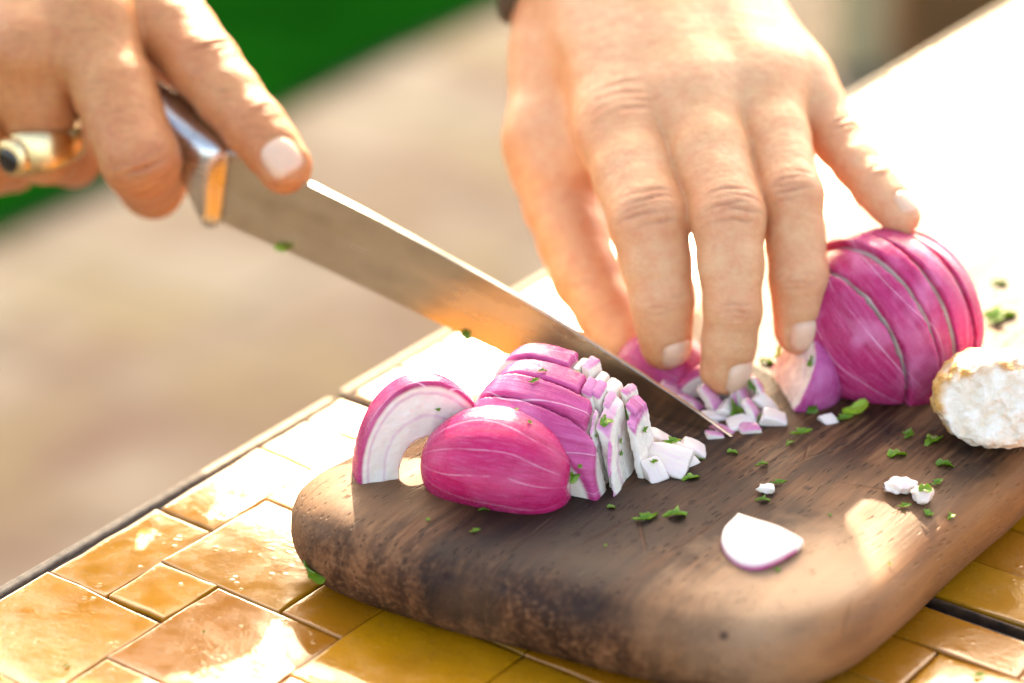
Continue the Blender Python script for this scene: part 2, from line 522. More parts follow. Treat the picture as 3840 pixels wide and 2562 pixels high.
def m_parsley(name, a, b):
    k = NT(name); o = k.obj()
    n = k.noise(o, 500, 4)
    rn = k.n('ObjectInfo').outputs['Random']
    cc = k.mix(k.rng(rn, 0.2, 0.9, 0.0, 0.6), k.mix(k.rng(n, 0.35, 0.7), a, b), (0.04, 0.13, 0.004))
    k.P(Base_Color=cc, Roughness=0.35, Subsurface_Weight=0.15, Subsurface_Scale=0.001,
        Normal=k.bump(k.noise(o, 1500, 3), 0.4, 0.0003))
    t = k.n('BsdfTranslucent', {'Color': (*[min(1, c * 1.6) for c in b], 1)})
    mx = k.n('MixShader', {0: 0.3, 1: k.b.outputs[0], 2: t.outputs[0]})
    k.t.links.new(mx.outputs[0], k.out.inputs[0])
    return k.m


M['parsley'] = m_parsley('parsley_leaf', (0.07, 0.20, 0.006), (0.24, 0.42, 0.02))
M['parsley2'] = m_parsley('parsley_stem', (0.28, 0.45, 0.03), (0.45, 0.58, 0.08))

# ---------------------------------------------------------------- setting: ground, lawn, things far behind
def sheet(name, pts, z, mat):
    return mesh_obj(name, [(x, y, z) for x, y in pts], [list(range(len(pts)))], mat)


GZ = -75
tag(sheet('pavement', [(-3000, -400), (3000, -400), (3000, 6000), (-3000, 6000)], GZ, M['paving']), None, None, kind='structure')
edge = [(-420, 70), (-160, 130), (-95, 158), (-58, 187), (-44, 207), (-30, 226), (-15, 250), (0, 272), (30, 330), (60, 420), (90, 700)]
tag(sheet('lawn', edge + [(90, 3000), (-2500, 3000), (-2500, 70)], GZ + 1.2, M['lawn']), None, None, kind='structure')


def boxmesh(lo, hi):
    x0, y0, z0 = lo; x1, y1, z1 = hi
    v = [(x0, y0, z0), (x1, y0, z0), (x1, y1, z0), (x0, y1, z0), (x0, y0, z1), (x1, y0, z1), (x1, y1, z1), (x0, y1, z1)]
    f = [(3, 2, 1, 0), (4, 5, 6, 7), (0, 1, 5, 4), (1, 2, 6, 5), (2, 3, 7, 6), (3, 0, 4, 7)]
    return v, f


def bevel(o, w, seg=2):
    md = o.modifiers.new('bevel', 'BEVEL'); md.width = w * CM; md.segments = seg; md.limit_method = 'ANGLE'
    return o


crate = empty('planter_box', (85, 262, GZ))
tag(crate, 'blurred brown wooden box behind the table at the upper right', 'box')
for k_ in range(6):
    v, f = boxmesh((51.5, 238, GZ + 9.2 * k_), (130, 241, GZ + 9.2 * k_ + 8.8))
    adopt(bevel(mesh_obj('board', v, f, M['brownwood'], smooth=False), 0.5), crate)
for x0, x1, y0, y1 in ((51.5, 54.5, 241.2, 300), (127, 130, 241.2, 300), (54.7, 126.8, 297, 300)):
    v, f = boxmesh((x0, y0, GZ), (x1, y1, GZ + 55))
    adopt(bevel(mesh_obj('side_panel', v, f, M['brownwood'], smooth=False), 0.5), crate)
v, f = boxmesh((43.0, 242, GZ), (50.0, 249, GZ + 62))
tag(bevel(mesh_obj('wooden_post', v, f, M['beigewood'], smooth=False), 0.6), 'pale blurred post beside the brown box at the upper right', 'post')
# ---------------------------------------------------------------- table with zellige tiles
table = empty('tiled_table', T(14, 14, GZ))
tag(table, 'table topped with glossy mustard yellow glazed tiles', 'table')
CELL = 2.15
U0, V0 = 1.55, 0.25


def prism(name, poly_uv, z0, z1, mat, parent):
    b = [T(u, v, z0) for u, v in poly_uv]; t = [T(u, v, z1) for u, v in poly_uv]
    n = len(b)
    f = [list(range(n, 2 * n)), list(range(n - 1, -1, -1))] + [[i, (i + 1) % n, n + (i + 1) % n, n + i] for i in range(n)]
    o = mesh_obj(name, b + t, f, mat, smooth=False)
    me = o.data
    bm = bmesh.new(); bm.from_mesh(me); bmesh.ops.recalc_face_normals(bm, faces=bm.faces); bm.to_mesh(me); bm.free()
    adopt(o, parent)
    return o


VMAX = 44.0
for nm, a, b in (('table_slab', -30.0, 14.08), ('table_slab', 14.62, 78.0)):
    prism(nm, [(a, 0.0), (b, 0.0), (b, VMAX), (a, VMAX)], -2.2, -0.15, M['grout'], table)
    bevel(prism('rim', [(a, -0.32), (b, -0.32), (b, -0.02), (a, -0.02)], -2.6, -0.05, M['edge'], table), 0.06)
bevel(prism('rim', [(14.50, 0.02), (14.60, 0.02), (14.60, VMAX), (14.50, VMAX)], -2.2, -0.03, M['rust'], table), 0.03)
bevel(prism('rim', [(14.10, 0.02), (14.16, 0.02), (14.16, VMAX), (14.10, VMAX)], -2.2, -0.10, M['dark'], table), 0.02)
prism('underframe', [(-28, 1), (76, 1), (76, VMAX - 1), (-28, VMAX - 1)], -6, -2.65, M['dark'], table)
for u, v in ((-25, 4), (72, 4), (-25, 40), (72, 40)):
    prism('leg', [(u - 2, v - 2), (u + 2, v - 2), (u + 2, v + 2), (u - 2, v + 2)], GZ, -6.05, M['dark'], table)


def cellu(i):                       # left boundary of cell column i
    if i <= 5: return U0 + CELL * i
    return 14.68 + 2.2 * (i - 6)


def cellu_hi(i):
    if i == 5: return 14.06
    return cellu(i + 1)


def tile(i0, i1, j0, j1, du=0.0):
    r = random
    a, b = cellu(i0), cellu_hi(i1)
    c, d = V0 + CELL * j0, V0 + CELL * (j1 + 1)
    if a > 1: a += du
    g = 0.042
    N = 11
    us = np.array([0, 0.006, 0.02, 0.1, 0.3, 0.5, 0.7, 0.9, 0.98, 0.994, 1.0])
    cor = {}
    for key in ('00', '10', '01', '11'):
        cor[key] = np.array((r.uniform(-.05, .05), r.uniform(-.05, .05)))
    jig = lambda: np.interp(us, np.linspace(0, 1, 7), rng.normal(0, 0.016, 7))
    eb, et, el, er = jig(), jig(), jig(), jig()
    tiltu, tiltv = rng.normal(0, 0.006, 2)
    zc = rng.normal(0, 0.012)
    ph = rng.uniform(0, 6.28, 6)
    cu, cv = (a + b) / 2, (c + d) / 2
    bow = rng.uniform(-0.015, 0.03)
    V = []
    for iy, y in enumerate(us):
        for ix, x in enumerate(us):
            u = a + g + (b - a - 2 * g) * x; v = c + g + (d - c - 2 * g) * y
            k = (1 - x) * (1 - y) * cor['00'] + x * (1 - y) * cor['10'] + (1 - x) * y * cor['01'] + x * y * cor['11']
            u += k[0] + (1 - x) * el[iy] + x * er[iy]; v += k[1] + (1 - y) * eb[ix] + y * et[ix]
            e = min(x, 1 - x) * (b - a), min(y, 1 - y) * (d - c)
            em = min(e)
            z = zc + tiltu * (u - cu) + tiltv * (v - cv) + bow * (1 - (2 * x - 1) ** 2) * (1 - (2 * y - 1) ** 2)
            z += 0.010 * math.sin(2.1 * u + 1.3 * v + ph[0]) + 0.007 * math.sin(-2.9 * u + 2.2 * v + ph[1]) + 0.005 * math.sin(4.1 * u + 3.7 * v + ph[2])
            z -= 0.018 * max(0, 1 - em / 0.04) ** 2 + 0.006 * max(0, 1 - em / 0.35) ** 2
            p = T(u, v, z)
            V.append(p)
    F = [(q, q + 1, q + 1 + N, q + N) for q in (y * N + x for y in range(N - 1) for x in range(N - 1))]
    F = [f[::-1] for f in F]
    ring = [x for x in range(N)] + [y * N + N - 1 for y in range(1, N)] + [(N - 1) * N + x for x in range(N - 2, -1, -1)] + [y * N for y in range(N - 2, 0, -1)]
    base = len(V)
    ctr = T(cu, cv, 0)
    for q in ring:
        p = V[q].copy(); p[2] = -0.19
        V.append(p)
    m = len(ring)
    for q in range(m):
        F.append((ring[q], ring[(q + 1) % m], base + (q + 1) % m, base + q))
    V = np.array(V) - ctr
    o = mesh_obj('tile', V, F, M['tile'], origin=ctr)
    bm = bmesh.new(); bm.from_mesh(o.data); bmesh.ops.recalc_face_normals(bm, faces=bm.faces); bm.to_mesh(o.data); bm.free()
    adopt(o, table)


occ = set()
def put(i0, i1, j0, j1, du=0.0):
    cells = [(i, j) for i in range(i0, i1 + 1) for j in range(j0, j1 + 1)]
    if any(c in occ for c in cells): return False
    if (i0 <= 5) != (i1 <= 5): return False
    occ.update(cells)
    tile(i0, i1, j0, j1, du)
    return True


for t in ((-2, -1, 0, 1), (0, 1, 0, 0), (0, 0, 1, 1), (1, 2, 1, 2), (-1, 0, 2, 3), (1, 2, 3, 3), (0, 1, 4, 5), (-3, -2, 2, 3),
          (-2, -1, 4, 5), (2, 3, 0, 0), (0, 1, 6, 7), (5, 5, 9, 10), (4, 4, 8, 9), (4, 4, 10, 11), (6, 6, 9, 10), (7, 7, 9, 10), (5, 5, 11, 12)):
    put(*t)
for i in range(-6, 28):
    for j in range(0, 16):
        if (i, j) in occ: continue
        opts = [(1, 1), (1, 1), (1, 0), (0, 1), (0, 0)]
        random.shuffle(opts)
        for a, b in opts + [(0, 0)]:
            if put(i, i + a, j, j + b): break

# ---------------------------------------------------------------- cutting board

def rounded_poly(corners, n=10):
    out = []
    m = len(corners)
    for i, (x, y, r) in enumerate(corners):
        p = np.array((x, y)); a = np.array(corners[i - 1][:2]); b = np.array(corners[(i + 1) % m][:2])
        da, db = nrm(a - p), nrm(b - p)
        ang = math.acos(np.clip(da @ db, -1, 1)); tl = r / math.tan(ang / 2)
        c = p + nrm(da + db) * r / math.sin(ang / 2)
        s, e = p + da * tl, p + db * tl
        a0 = math.atan2(*(s - c)[::-1]); a1 = math.atan2(*(e - c)[::-1])
        dl = (a1 - a0 + math.pi) % (2 * math.pi) - math.pi
        for k in range(n + 1):
            t = a0 + dl * k / n
            out.append((c[0] + r * math.cos(t), c[1] + r * math.sin(t)))
    return np.array(out)


def resample(p, n):
    q = np.vstack([p, p[:1]]); s = np.r_[0, np.cumsum(np.linalg.norm(np.diff(q, axis=0), axis=1))]
    t = np.linspace(0, s[-1], n, endpoint=False)
    return np.stack([np.interp(t, s, q[:, 0]), np.interp(t, s, q[:, 1])], 1)


out = resample(rounded_poly([(4.6, 4.75, 2.5), (4.7, 10.0, 14), (6.95, 20.9, 4.6), (43.5, 21.3, 5), (44.5, 8.6, 4.5)], 14), 260)
tang = np.roll(out, -1, 0) - np.roll(out, 1, 0)
nor = np.stack([tang[:, 1], -tang[:, 0]], 1); nor /= np.linalg.norm(nor, axis=1)[:, None]
if ((out + nor - out.mean(0)) ** 2).sum() < ((out - out.mean(0)) ** 2).sum(): nor = -nor
prof = [(1.6, 0.0), (0.75, 0.03), (0.42, 0.2), (0.17, 0.55), (0.03, 0.95), (0.0, 1.35), (0.06, 1.75), (0.18, 2.05), (0.38, 2.26), (0.68, 2.40), (1.1, 2.49), (1.6, 2.54)]
bc = T(14, 13, 0)
bo = np.array((14.0, 13.0))
rings = []
for off, z in prof:
    w = 0.05 * np.sin(out[:, 0] * 1.1 + z) + 0.04 * np.sin(out[:, 1] * 1.7 + 2 * z)
    rings.append(np.column_stack([out - nor * off + nor * w[:, None] * 0.6 - bo, np.full(len(out), z)]))
cent = rings[-1].mean(0)
for f_ in (0.85, 0.6, 0.3, 0.08):
    q_ = cent + (rings[-1] - cent) * f_; q_[:, 2] = BT; rings.append(q_)
nr = len(rings)
V = np.vstack(rings); n = len(out)
F = [(r * n + i, r * n + (i + 1) % n, (r + 1) * n + (i + 1) % n, (r + 1) * n + i) for r in range(nr - 1) for i in range(n)]
F.append([(nr - 1) * n + i for i in range(n)]); F.append([n - 1 - i for i in range(n)])
R = np.array([[E1[0], E2[0], 0], [E1[1], E2[1], 0], [0, 0, 1.0]])   # left-handed table frame -> flip v below
V2 = V.copy(); V2[:, 1] *= -1
Rb = np.array([[E1[0], -E2[0], 0], [E1[1], -E2[1], 0], [0, 0, 1.0]])
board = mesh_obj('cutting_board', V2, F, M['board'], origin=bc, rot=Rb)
bm = bmesh.new(); bm.from_mesh(board.data); bmesh.ops.recalc_face_normals(bm, faces=bm.faces); bm.to_mesh(board.data); bm.free()
tag(board, 'dark walnut cutting board with thick rounded edges lying on the yellow tiles', 'cutting board')

# ---------------------------------------------------------------- knife
KH = np.array((-8.80220, 3.86722, 6.36663)); KA = np.array((0.83557, -0.50673, -0.21224)); KN = np.array((-0.51854, -0.85505, 0.00000)); KU = np.array((0.18147, -0.11005, 0.97722))
KR = np.stack([KA, -KN, KU], 1)          # local x: to tip, y: away from camera side, z: up in the blade plane
knife = empty('kitchen_knife', KH)
tag(knife, 'steel kitchen knife with long blade held slanting across the sliced onion', 'knife')
sp = [(-0.10, 1.30), (1.2, 1.38), (2.96, 1.50), (5.21, 1.46), (7.58, 1.34), (10.04, 1.18), (12.18, 0.96), (14.44, 0.66), (16.08, 0.39), (17.27, 0.16), (17.88, 0.02)]
eg = [(-0.10, -1.24), (1.2, -1.20), (3.24, -1.08), (5.83, -1.01), (8.6, -0.98), (10.34, -0.93), (12.6, -0.9), (14.6, -0.82), (16.2, -0.60), (17.3, -0.27), (17.9, 0.0)]
xs = np.linspace(0, 1, 40)
sp = np.array(sp); eg = np.array(eg)
tt = np.linspace(0, 1, len(sp))
SP = np.stack([np.interp(xs, tt, sp[:, 0]), np.interp(xs, tt, sp[:, 1])], 1)
EG = np.stack([np.interp(xs, tt, eg[:, 0]), np.interp(xs, tt, eg[:, 1])], 1)
V = []; F = []
for i in range(40):
    s, e = SP[i], EG[i]
    th = 0.12 * (1 - 0.55 * xs[i])
    for f, k, sd_ in ((0.0, 0.75, -1), (0.012, 1.0, -1), (0.5, 0.62, -1), (0.9, 0.22, -1), (1.0, 0.0, 0), (0.9, 0.22, 1), (0.5, 0.62, 1), (0.012, 1.0, 1), (0.0, 0.75, 1)):
        p = s + (e - s) * f
        V.append((p[0], sd_ * th * k, p[1]))
m = 9
for i in range(39):
    for j in range(m):
        F.append((i * m + j, i * m + (j + 1) % m, (i + 1) * m + (j + 1) % m, (i + 1) * m + j))
F.append(list(range(m)))
bl = mesh_obj('blade', V, F, M['blade'], origin=KH, rot=KR)
bm = bmesh.new(); bm.from_mesh(bl.data); bmesh.ops.recalc_face_normals(bm, faces=bm.faces); bm.to_mesh(bl.data); bm.free()
bl.data.shade_smooth() if hasattr(bl.data, 'shade_smooth') else None
md = bl.modifiers.new('edges', 'EDGE_SPLIT'); md.split_angle = math.radians(25)
adopt(bl, knife)


def loft(name, secs, mat, parent, seg=20, power=3.5):
    V = []; F = []
    for x, zt, zb, hy in secs:
        zc, hz = (zt + zb) / 2, (zt - zb) / 2
        for k in range(seg):
            a = 2 * math.pi * k / seg
            c, s = math.cos(a), math.sin(a)
            V.append((x + 0.0 * c, hy * math.copysign(abs(c) ** (2 / power), c), zc + hz * math.copysign(abs(s) ** (2 / power), s)))
    for i in range(len(secs) - 1):
        for k in range(seg):
            F.append((i * seg + k, i * seg + (k + 1) % seg, (i + 1) * seg + (k + 1) % seg, (i + 1) * seg + k))
    F.append(list(range(seg))); F.append([(len(secs) - 1) * seg + k for k in range(seg)])
    o = mesh_obj(name, V, F, mat, origin=KH, rot=KR)
    bm = bmesh.new(); bm.from_mesh(o.data); bmesh.ops.recalc_face_normals(bm, faces=bm.faces); bm.to_mesh(o.data); bm.free()
    md = o.modifiers.new('edges', 'EDGE_SPLIT'); md.split_angle = math.radians(40)
    adopt(o, parent)
    return o


loft('bolster', [(0.05, 1.28, -1.22, 0.13), (-0.04, 1.36, -1.36, 0.22), (-0.12, 1.44, -1.46, 0.50), (-0.28, 1.52, -1.46, 0.66), (-0.62, 1.60, -0.95, 0.74), (-0.98, 1.68, -0.45, 0.78)], M['handle'], knife)
loft('handle', [(-1.0, 1.68, -0.40, 0.76), (-1.5, 1.80, 0.05, 0.80), (-2.2, 1.98, 0.10, 0.84), (-3.5, 2.22, 0.15, 0.88), (-6.0, 2.3, 0.1, 0.92), (-8.5, 2.2, 0.1, 0.92), (-9.8, 2.1, 0.0, 0.85), (-10.2, 1.8, 0.3, 0.6)], M['handle'], knife)

# ---------------------------------------------------------------- hands
def unit_perp(v, t):
    v = np.asarray(v, float); v = v - t * (v @ t)
    return nrm(v)


def build_hand(label, group_mat, fingers, thumb, palm, dors, creases, lo, hi, h, nails, tendons=(), base_loc=None, extra_creases=()):
    fl = Field(lo, hi, h)
    D = fl.full()
    def chain(pts, rad, k=0.22, pad=1.3):
        pts = [np.array(p, float) for p in pts]
        # knuckles bulge, shafts are slimmer
        P2, R2 = [pts[0]], [rad[0]]
        for i in range(len(pts) - 1):
            P2 += [pts[i] * 0.5 + pts[i + 1] * 0.5, pts[i + 1]]
            R2 += [(rad[i] + rad[i + 1]) / 2 * (1.02 if i == 0 else 0.965), rad[i + 1]]
        a = np.min(P2, 0) - max(R2) - pad; b = np.max(P2, 0) + max(R2) + pad
        sl, X, Y, Z = fl.box(a, b)
        d = None
        for i in range(len(P2) - 1):
            c = cone(X, Y, Z, P2[i], P2[i + 1], R2[i], R2[i + 1])
            d = c if d is None else smin(d, c, k)
        return sl, d
    FG = fl.full()
    for pts, rad in fingers:
        sl, d = chain(pts, rad)
        FG[sl] = smin(FG[sl], d, 0.10)
    sl, dth = chain(*thumb)
    FG[sl] = smin(FG[sl], dth, 0.15)
    PL = fl.full()
    for a, b, ra, rb in palm:
        lo_ = np.minimum(a, b) - max(ra, rb) - 1.6; hi_ = np.maximum(a, b) + max(ra, rb) + 1.6
        sl, X, Y, Z = fl.box(lo_, hi_)
        PL[sl] = smin(PL[sl], cone(X, Y, Z, a, b, ra, rb), 1.3)
    D = smin(FG, PL, 0.9)
    for a, b, ra, rb in tendons:
        lo_ = np.minimum(a, b) - 1.5; hi_ = np.maximum(a, b) + 1.5
        sl, X, Y, Z = fl.box(lo_, hi_)
        D[sl] = smin(D[sl], cone(X, Y, Z, a, b, ra, rb), 0.55)
    # joint creases on the back of the fingers
    red = []; grooves = []
    def groove(J, t, dn, rad, lines, strength=1.0):
        t = nrm(t); dn = unit_perp(dn, t); l = np.cross(t, dn)
        sl, X, Y, Z = fl.box(np.array(J) - 1.9 * rad - 0.3, np.array(J) + 1.9 * rad + 0.3)
        D[sl] += (groove_at(X, Y, Z, J, t, dn, l, rad, lines) * strength).astype(np.float32)
        grooves.append((J, t, dn, l, rad, lines, strength))
    def groove_at(X, Y, Z, J, t, dn, l, rad, lines):
        x, y, z = X - J[0], Y - J[1], Z - J[2]
        s = x * t[0] + y * t[1] + z * t[2]
        q = x * l[0] + y * l[1] + z * l[2]
        dd = x * dn[0] + y * dn[1] + z * dn[2]
        mask = np.clip(dd / (0.55 * rad), 0, 1) * np.exp(-(q / (0.86 * rad)) ** 4)
        add = 0
        for off, dep, wd, cv, q0, ql in lines:
            h1 = math.sin(J[0] * 12.9 + J[2] * 7.7 + off * 41.0) * 6.0; h2 = math.sin(J[1] * 9.1 + off * 73.0) * 6.0
            wander = 0.030 * np.sin((3.2 + 0.25 * h2) * q / rad + h1) + 0.016 * np.sin((7.5 + 0.4 * h1) * q / rad + h2) + 0.02 * h1 / 6.0
            fade = 0.62 + 0.38 * np.sin(3.0 * q / rad + h1 + h2)
            add = add + 1.15 * dep * fade * np.exp(-((s - off * rad - cv * (q / rad) ** 2 - wander) / wd) ** 2) * np.exp(-((q - q0 * rad) / (ql * rad)) ** 4)
        return add * mask * 1.35
    for J, t, dn, rad, lines, st in creases:
        groove(np.array(J), np.array(t, float), np.array(dn, float), rad, lines, st)
        red.append((np.array(J), rad))
    # a shallow fold round each nail
    for c, t, n, wd, ln in nails:
        t = nrm(t); n = unit_perp(n, t); l = np.cross(t, n)
        c = np.array(c)
        sl, X, Y, Z = fl.box(c - 1.5, c + 1.5)
        x, y, z = X - c[0], Y - c[1], Z - c[2]
        a = (x * l[0] + y * l[1] + z * l[2]) / (wd * 0.5); s = (x * t[0] + y * t[1] + z * t[2]) / (ln * 0.5)
        dd = x * n[0] + y * n[1] + z * n[2]
        rr = (np.abs(a) ** 2.6 + np.abs(s) ** 2.6) ** (1 / 2.6)
        D[sl] += (0.06 * np.exp(-((rr - 1.02) / 0.12) ** 2) * (dd > 0.1) + 0.03 * np.clip(1.0 - rr, 0, 0.3) / 0.3 * (dd > 0.1)).astype(np.float32)
    # gentle irregularity
    sl, X, Y, Z = fl.box(fl.lo, np.array(hi))
    D += (0.025 * wob(X, Y, Z, 1.6, 3) + 0.010 * wob(X, Y, Z, 5.0, 5)).astype(np.float32)
    v, q = fl.mesh(D)
    root = np.array(base_loc)
    o = mesh_obj('hand', v - root, q, group_mat, origin=root)
    w = np.zeros(len(v))
    for J, rad in red:
        w = np.maximum(w, np.exp(-(np.linalg.norm(v - J, axis=1) / (rad * 1.15)) ** 2))
    for c, t, n, wd, ln in nails:
        w = np.maximum(w, 0.9 * np.exp(-(np.linalg.norm(v - np.array(c), axis=1) / 0.95) ** 2))
    at = o.data.attributes.new('red', 'FLOAT', 'POINT')
    at.data.foreach_set('value', w.astype(np.float32))
    cv_ = np.zeros(len(v))
    for J, t, dn, l, rad, lines, st in grooves:
        nearv = np.linalg.norm(v - J, axis=1) < 2 * rad
        p_ = v[nearv]
        cv_[nearv] += groove_at(p_[:, 0], p_[:, 1], p_[:, 2], J, t, dn, l, rad, lines) * st
    at = o.data.attributes.new('fold', 'FLOAT', 'POINT')
    at.data.foreach_set('value', np.clip(cv_ / 0.07, 0, 1).astype(np.float32))
    # nail plates follow the finished surface
    for c, t, n, wd, ln in nails:
        t = nrm(t); n = unit_perp(n, t); l = np.cross(t, n)
        K = 15
        g = np.linspace(-1, 1, K)
        A, S = np.meshgrid(g, g)
        rr = np.maximum(np.abs(A), np.abs(S)) / np.maximum(1e-6, (np.abs(A) ** 3.2 + np.abs(S) ** 3.2) ** (1 / 3.2))
        A2, S2 = A * rr, S * rr
        pts = np.array(c) + l * (A2[..., None] * wd * 0.5) + t * (S2[..., None] * ln * 0.5) + n * 1.3
        dep = np.zeros(A.shape); hit = np.zeros(A.shape, bool)
        for st in range(160):
            val = fl.sample(D, pts - n * dep[..., None])
            dep = np.where(hit, dep, dep + np.clip(val * 0.7, 0.004, 0.2)); hit |= val < 0.006
        P_ = pts - n * dep[..., None]
        edge_ = np.clip((1 - np.maximum(np.abs(A), np.abs(S))) / 0.25, 0, 1)
        # fair the plate: fit a smooth quadric to the hit heights
        ft = np.stack([np.ones(A.size), A2.ravel(), S2.ravel(), A2.ravel() ** 2, S2.ravel() ** 2, (A2 * S2).ravel(), A2.ravel() ** 4], 1)
        ok = (hit & (dep < 1.45)).ravel()
        co = np.linalg.lstsq(ft[ok], dep.ravel()[ok], rcond=None)[0]
        dep2 = (ft @ co).reshape(A.shape)
        P_ = pts - n * (dep2 - 0.045 * np.sqrt(edge_) - 0.018)[..., None]
        Pb = pts - n * (dep2 + 0.10)[..., None]
        V_ = np.vstack([P_.reshape(-1, 3), Pb.reshape(-1, 3)])
        F_ = []
        for y in range(K - 1):
            for x in range(K - 1):
                i = y * K + x
                F_.append((i, i + 1, i + 1 + K, i + K)); i += K * K
                F_.append((i + K, i + 1 + K, i + 1, i))
        ring = list(range(K)) + [y * K + K - 1 for y in range(1, K)] + [(K - 1) * K + x for x in range(K - 2, -1, -1)] + [y * K for y in range(K - 2, 0, -1)]
        for i in range(len(ring)):
            a_, b_ = ring[i], ring[(i + 1) % len(ring)]
            F_.append((b_, a_, a_ + K * K, b_ + K * K))
        nl = mesh_obj('fingernail', V_ - root, F_, M['nail'], parent=o)
        bm = bmesh.new(); bm.from_mesh(nl.data); bmesh.ops.recalc_face_normals(bm, faces=bm.faces); bm.to_mesh(nl.data); bm.free()
    return o


PIPL = [(-0.38, 0.045, 0.060, 0.10, 0.0, 0.75), (-0.14, 0.060, 0.055, 0.05, -0.1, 0.8), (0.06, 0.050, 0.050, -0.03, 0.1, 0.62), (0.26, 0.065, 0.055, -0.06, 0.0, 0.85), (0.5, 0.04, 0.055, -0.10, 0.05, 0.7)]
DIPL = [(-0.22, 0.030, 0.055, 0.04, 0.0, 0.75), (0.02, 0.036, 0.05, 0.0, 0.0, 0.7), (0.24, 0.026, 0.055, -0.04, 0.0, 0.7)]
MCPL = [(-0.35, 0.035, 0.08, 0.2, 0.0, 0.7), (0.0, 0.045, 0.07, 0.16, 0.1, 0.75), (0.28, 0.045, 0.07, 0.14, -0.1, 0.8), (0.52, 0.04, 0.07, 0.12, 0.0, 0.8)]


def finger_creases(pts, rad, dn, st=1.0, mcp=0.0):
    p = [np.array(x, float) for x in pts]
    out = [(p[1], nrm(p[2] - p[1]) + nrm(p[1] - p[0]), dn, rad[1], PIPL, st),
           (p[2], nrm(p[3] - p[2]) + nrm(p[2] - p[1]), dn, rad[2], DIPL, st)]
    if mcp: out.append((p[0], p[1] - p[0], dn, rad[0], MCPL, mcp))
    return out


# hand pressing the onion
I_ = [(3.262, 3.128, 8.501), (3.951, -0.623, 7.198), (4.321, -1.731, 5.154), (4.453, -1.831, 3.809)]
Mi = [(5.400, 3.368, 9.450), (6.168, -1.148, 7.489), (6.281, -2.655, 5.313), (6.136, -2.850, 3.544)]
Ri = [(7.492, 4.078, 9.536), (8.052, -0.228, 7.779), (8.254, -1.456, 5.717), (8.327, -1.711, 4.283)]
Pi = [(8.629, 5.329, 9.363), (9.786, 3.002, 8.243), (10.700, 1.180, 7.472), (11.305, 0.164, 6.986)]
Th = [(1.236, 6.508, 6.763), (1.507, 5.481, 5.112), (2.286, 3.215, 3.661), (3.486, 0.807, 2.372)]
Ir, Mr, Rr, Pr, Tr = [1.26, 1.15, 0.90, 0.75], [1.20, 1.07, 0.83, 0.76], [1.10, 0.91, 0.83, 0.79], [0.92, 0.78, 0.68, 0.62], [1.35, 1.15, 1.08, 0.9]
W = [(2.179, 11.025, 11.918), (3.444, 11.148, 12.171), (4.792, 11.343, 12.113), (6.036, 11.802, 11.686)]
palm = [(W[0], I_[0], 1.5, 1.22), (W[1], Mi[0], 1.5, 1.2), (W[2], Ri[0], 1.5, 1.12), (W[3], Pi[0], 1.4, 1.0),
        ((2.221, 12.042, 10.581), (3.312, 5.861, 8.172), 1.5, 1.1), ((4.370, 12.042, 10.581), (6.285, 6.157, 8.780), 1.5, 1.1), ((5.551, 12.525, 10.430), (8.232, 6.749, 8.853), 1.4, 0.9),
        ((1.791, 12.482, 11.483), (1.196, 6.602, 6.726), 1.7, 1.3), ((1.606, 8.825, 8.548), (2.703, 5.387, 7.200), 1.0, 0.75),
        ((2.953, 8.134, 10.095), (4.401, 3.683, 8.498), 1.2, 0.92), ((4.463, 8.134, 10.095), (6.459, 3.782, 9.158), 1.2, 0.92), ((5.867, 8.516, 9.967), (8.136, 4.616, 9.270), 1.2, 0.85),
        ((2.291, 16.011, 13.015), (2.207, 11.559, 10.732), 1.9, 1.9), ((5.690, 16.011, 13.015), (5.482, 11.559, 10.732), 1.9, 1.8), ((3.916, 16.011, 13.015), (3.773, 11.559, 10.732), 2.1, 2.0)]
ten = [(np.array(W[i]) - FW * 0.75 + UP * 0.2, np.array(f[0]) - FW * 0.45, 0.5, 0.72) for i, f in enumerate((I_, Mi, Ri, Pi))]
DN = -FW + 0.15 * UP
cr = finger_creases(I_, Ir, DN, 1.0, 1.0) + finger_creases(Mi, Mr, DN, 1.0) + finger_creases(Ri, Rr, DN, 0.9) + finger_creases(Pi, Pr, DN + 0.5 * RT + 0.4 * UP, 1.1)
nl = [((np.array(I_[3]) + RT * 0.18 - UP * 0.12), np.array(I_[3]) - np.array(I_[2]) , -FW * 1.0 + RT * 0.25 - UP * 0.15, 0.92, 0.86),
      ((np.array(Mi[3]) + RT * 0.24 - UP * 0.12), np.array(Mi[3]) - np.array(Mi[2]), -FW * 1.0 + RT * 0.30 - UP * 0.1, 0.90, 1.0),
      ((np.array(Ri[3]) + RT * 0.08 - UP * 0.08), np.array(Ri[3]) - np.array(Ri[2]), -FW * 1.0 + RT * 0.12 - UP * 0.1, 1.02, 0.95),
      ((np.array(Pi[3]) + RT * 0.05 + UP * 0.10), np.array(Pi[3]) - np.array(Pi[2]), -FW * 0.8 + RT * 0.40 + UP * 0.40, 0.72, 0.75)]
allp = np.array(I_ + Mi + Ri + Pi + Th + W + [(2.291, 16.011, 13.015), (5.690, 16.011, 13.015)])
left = build_hand('l', M['skin_l'], [(I_, Ir), (Mi, Mr), (Ri, Rr), (Pi, Pr)], (Th, Tr), palm, DN, cr, allp.min(0) - 2.2, allp.max(0) + 2.2, 0.075, nl, ten, base_loc=Mi[3])
tag(left, 'bare left hand with spread fingers pressing down on the chopped onion', 'hand')

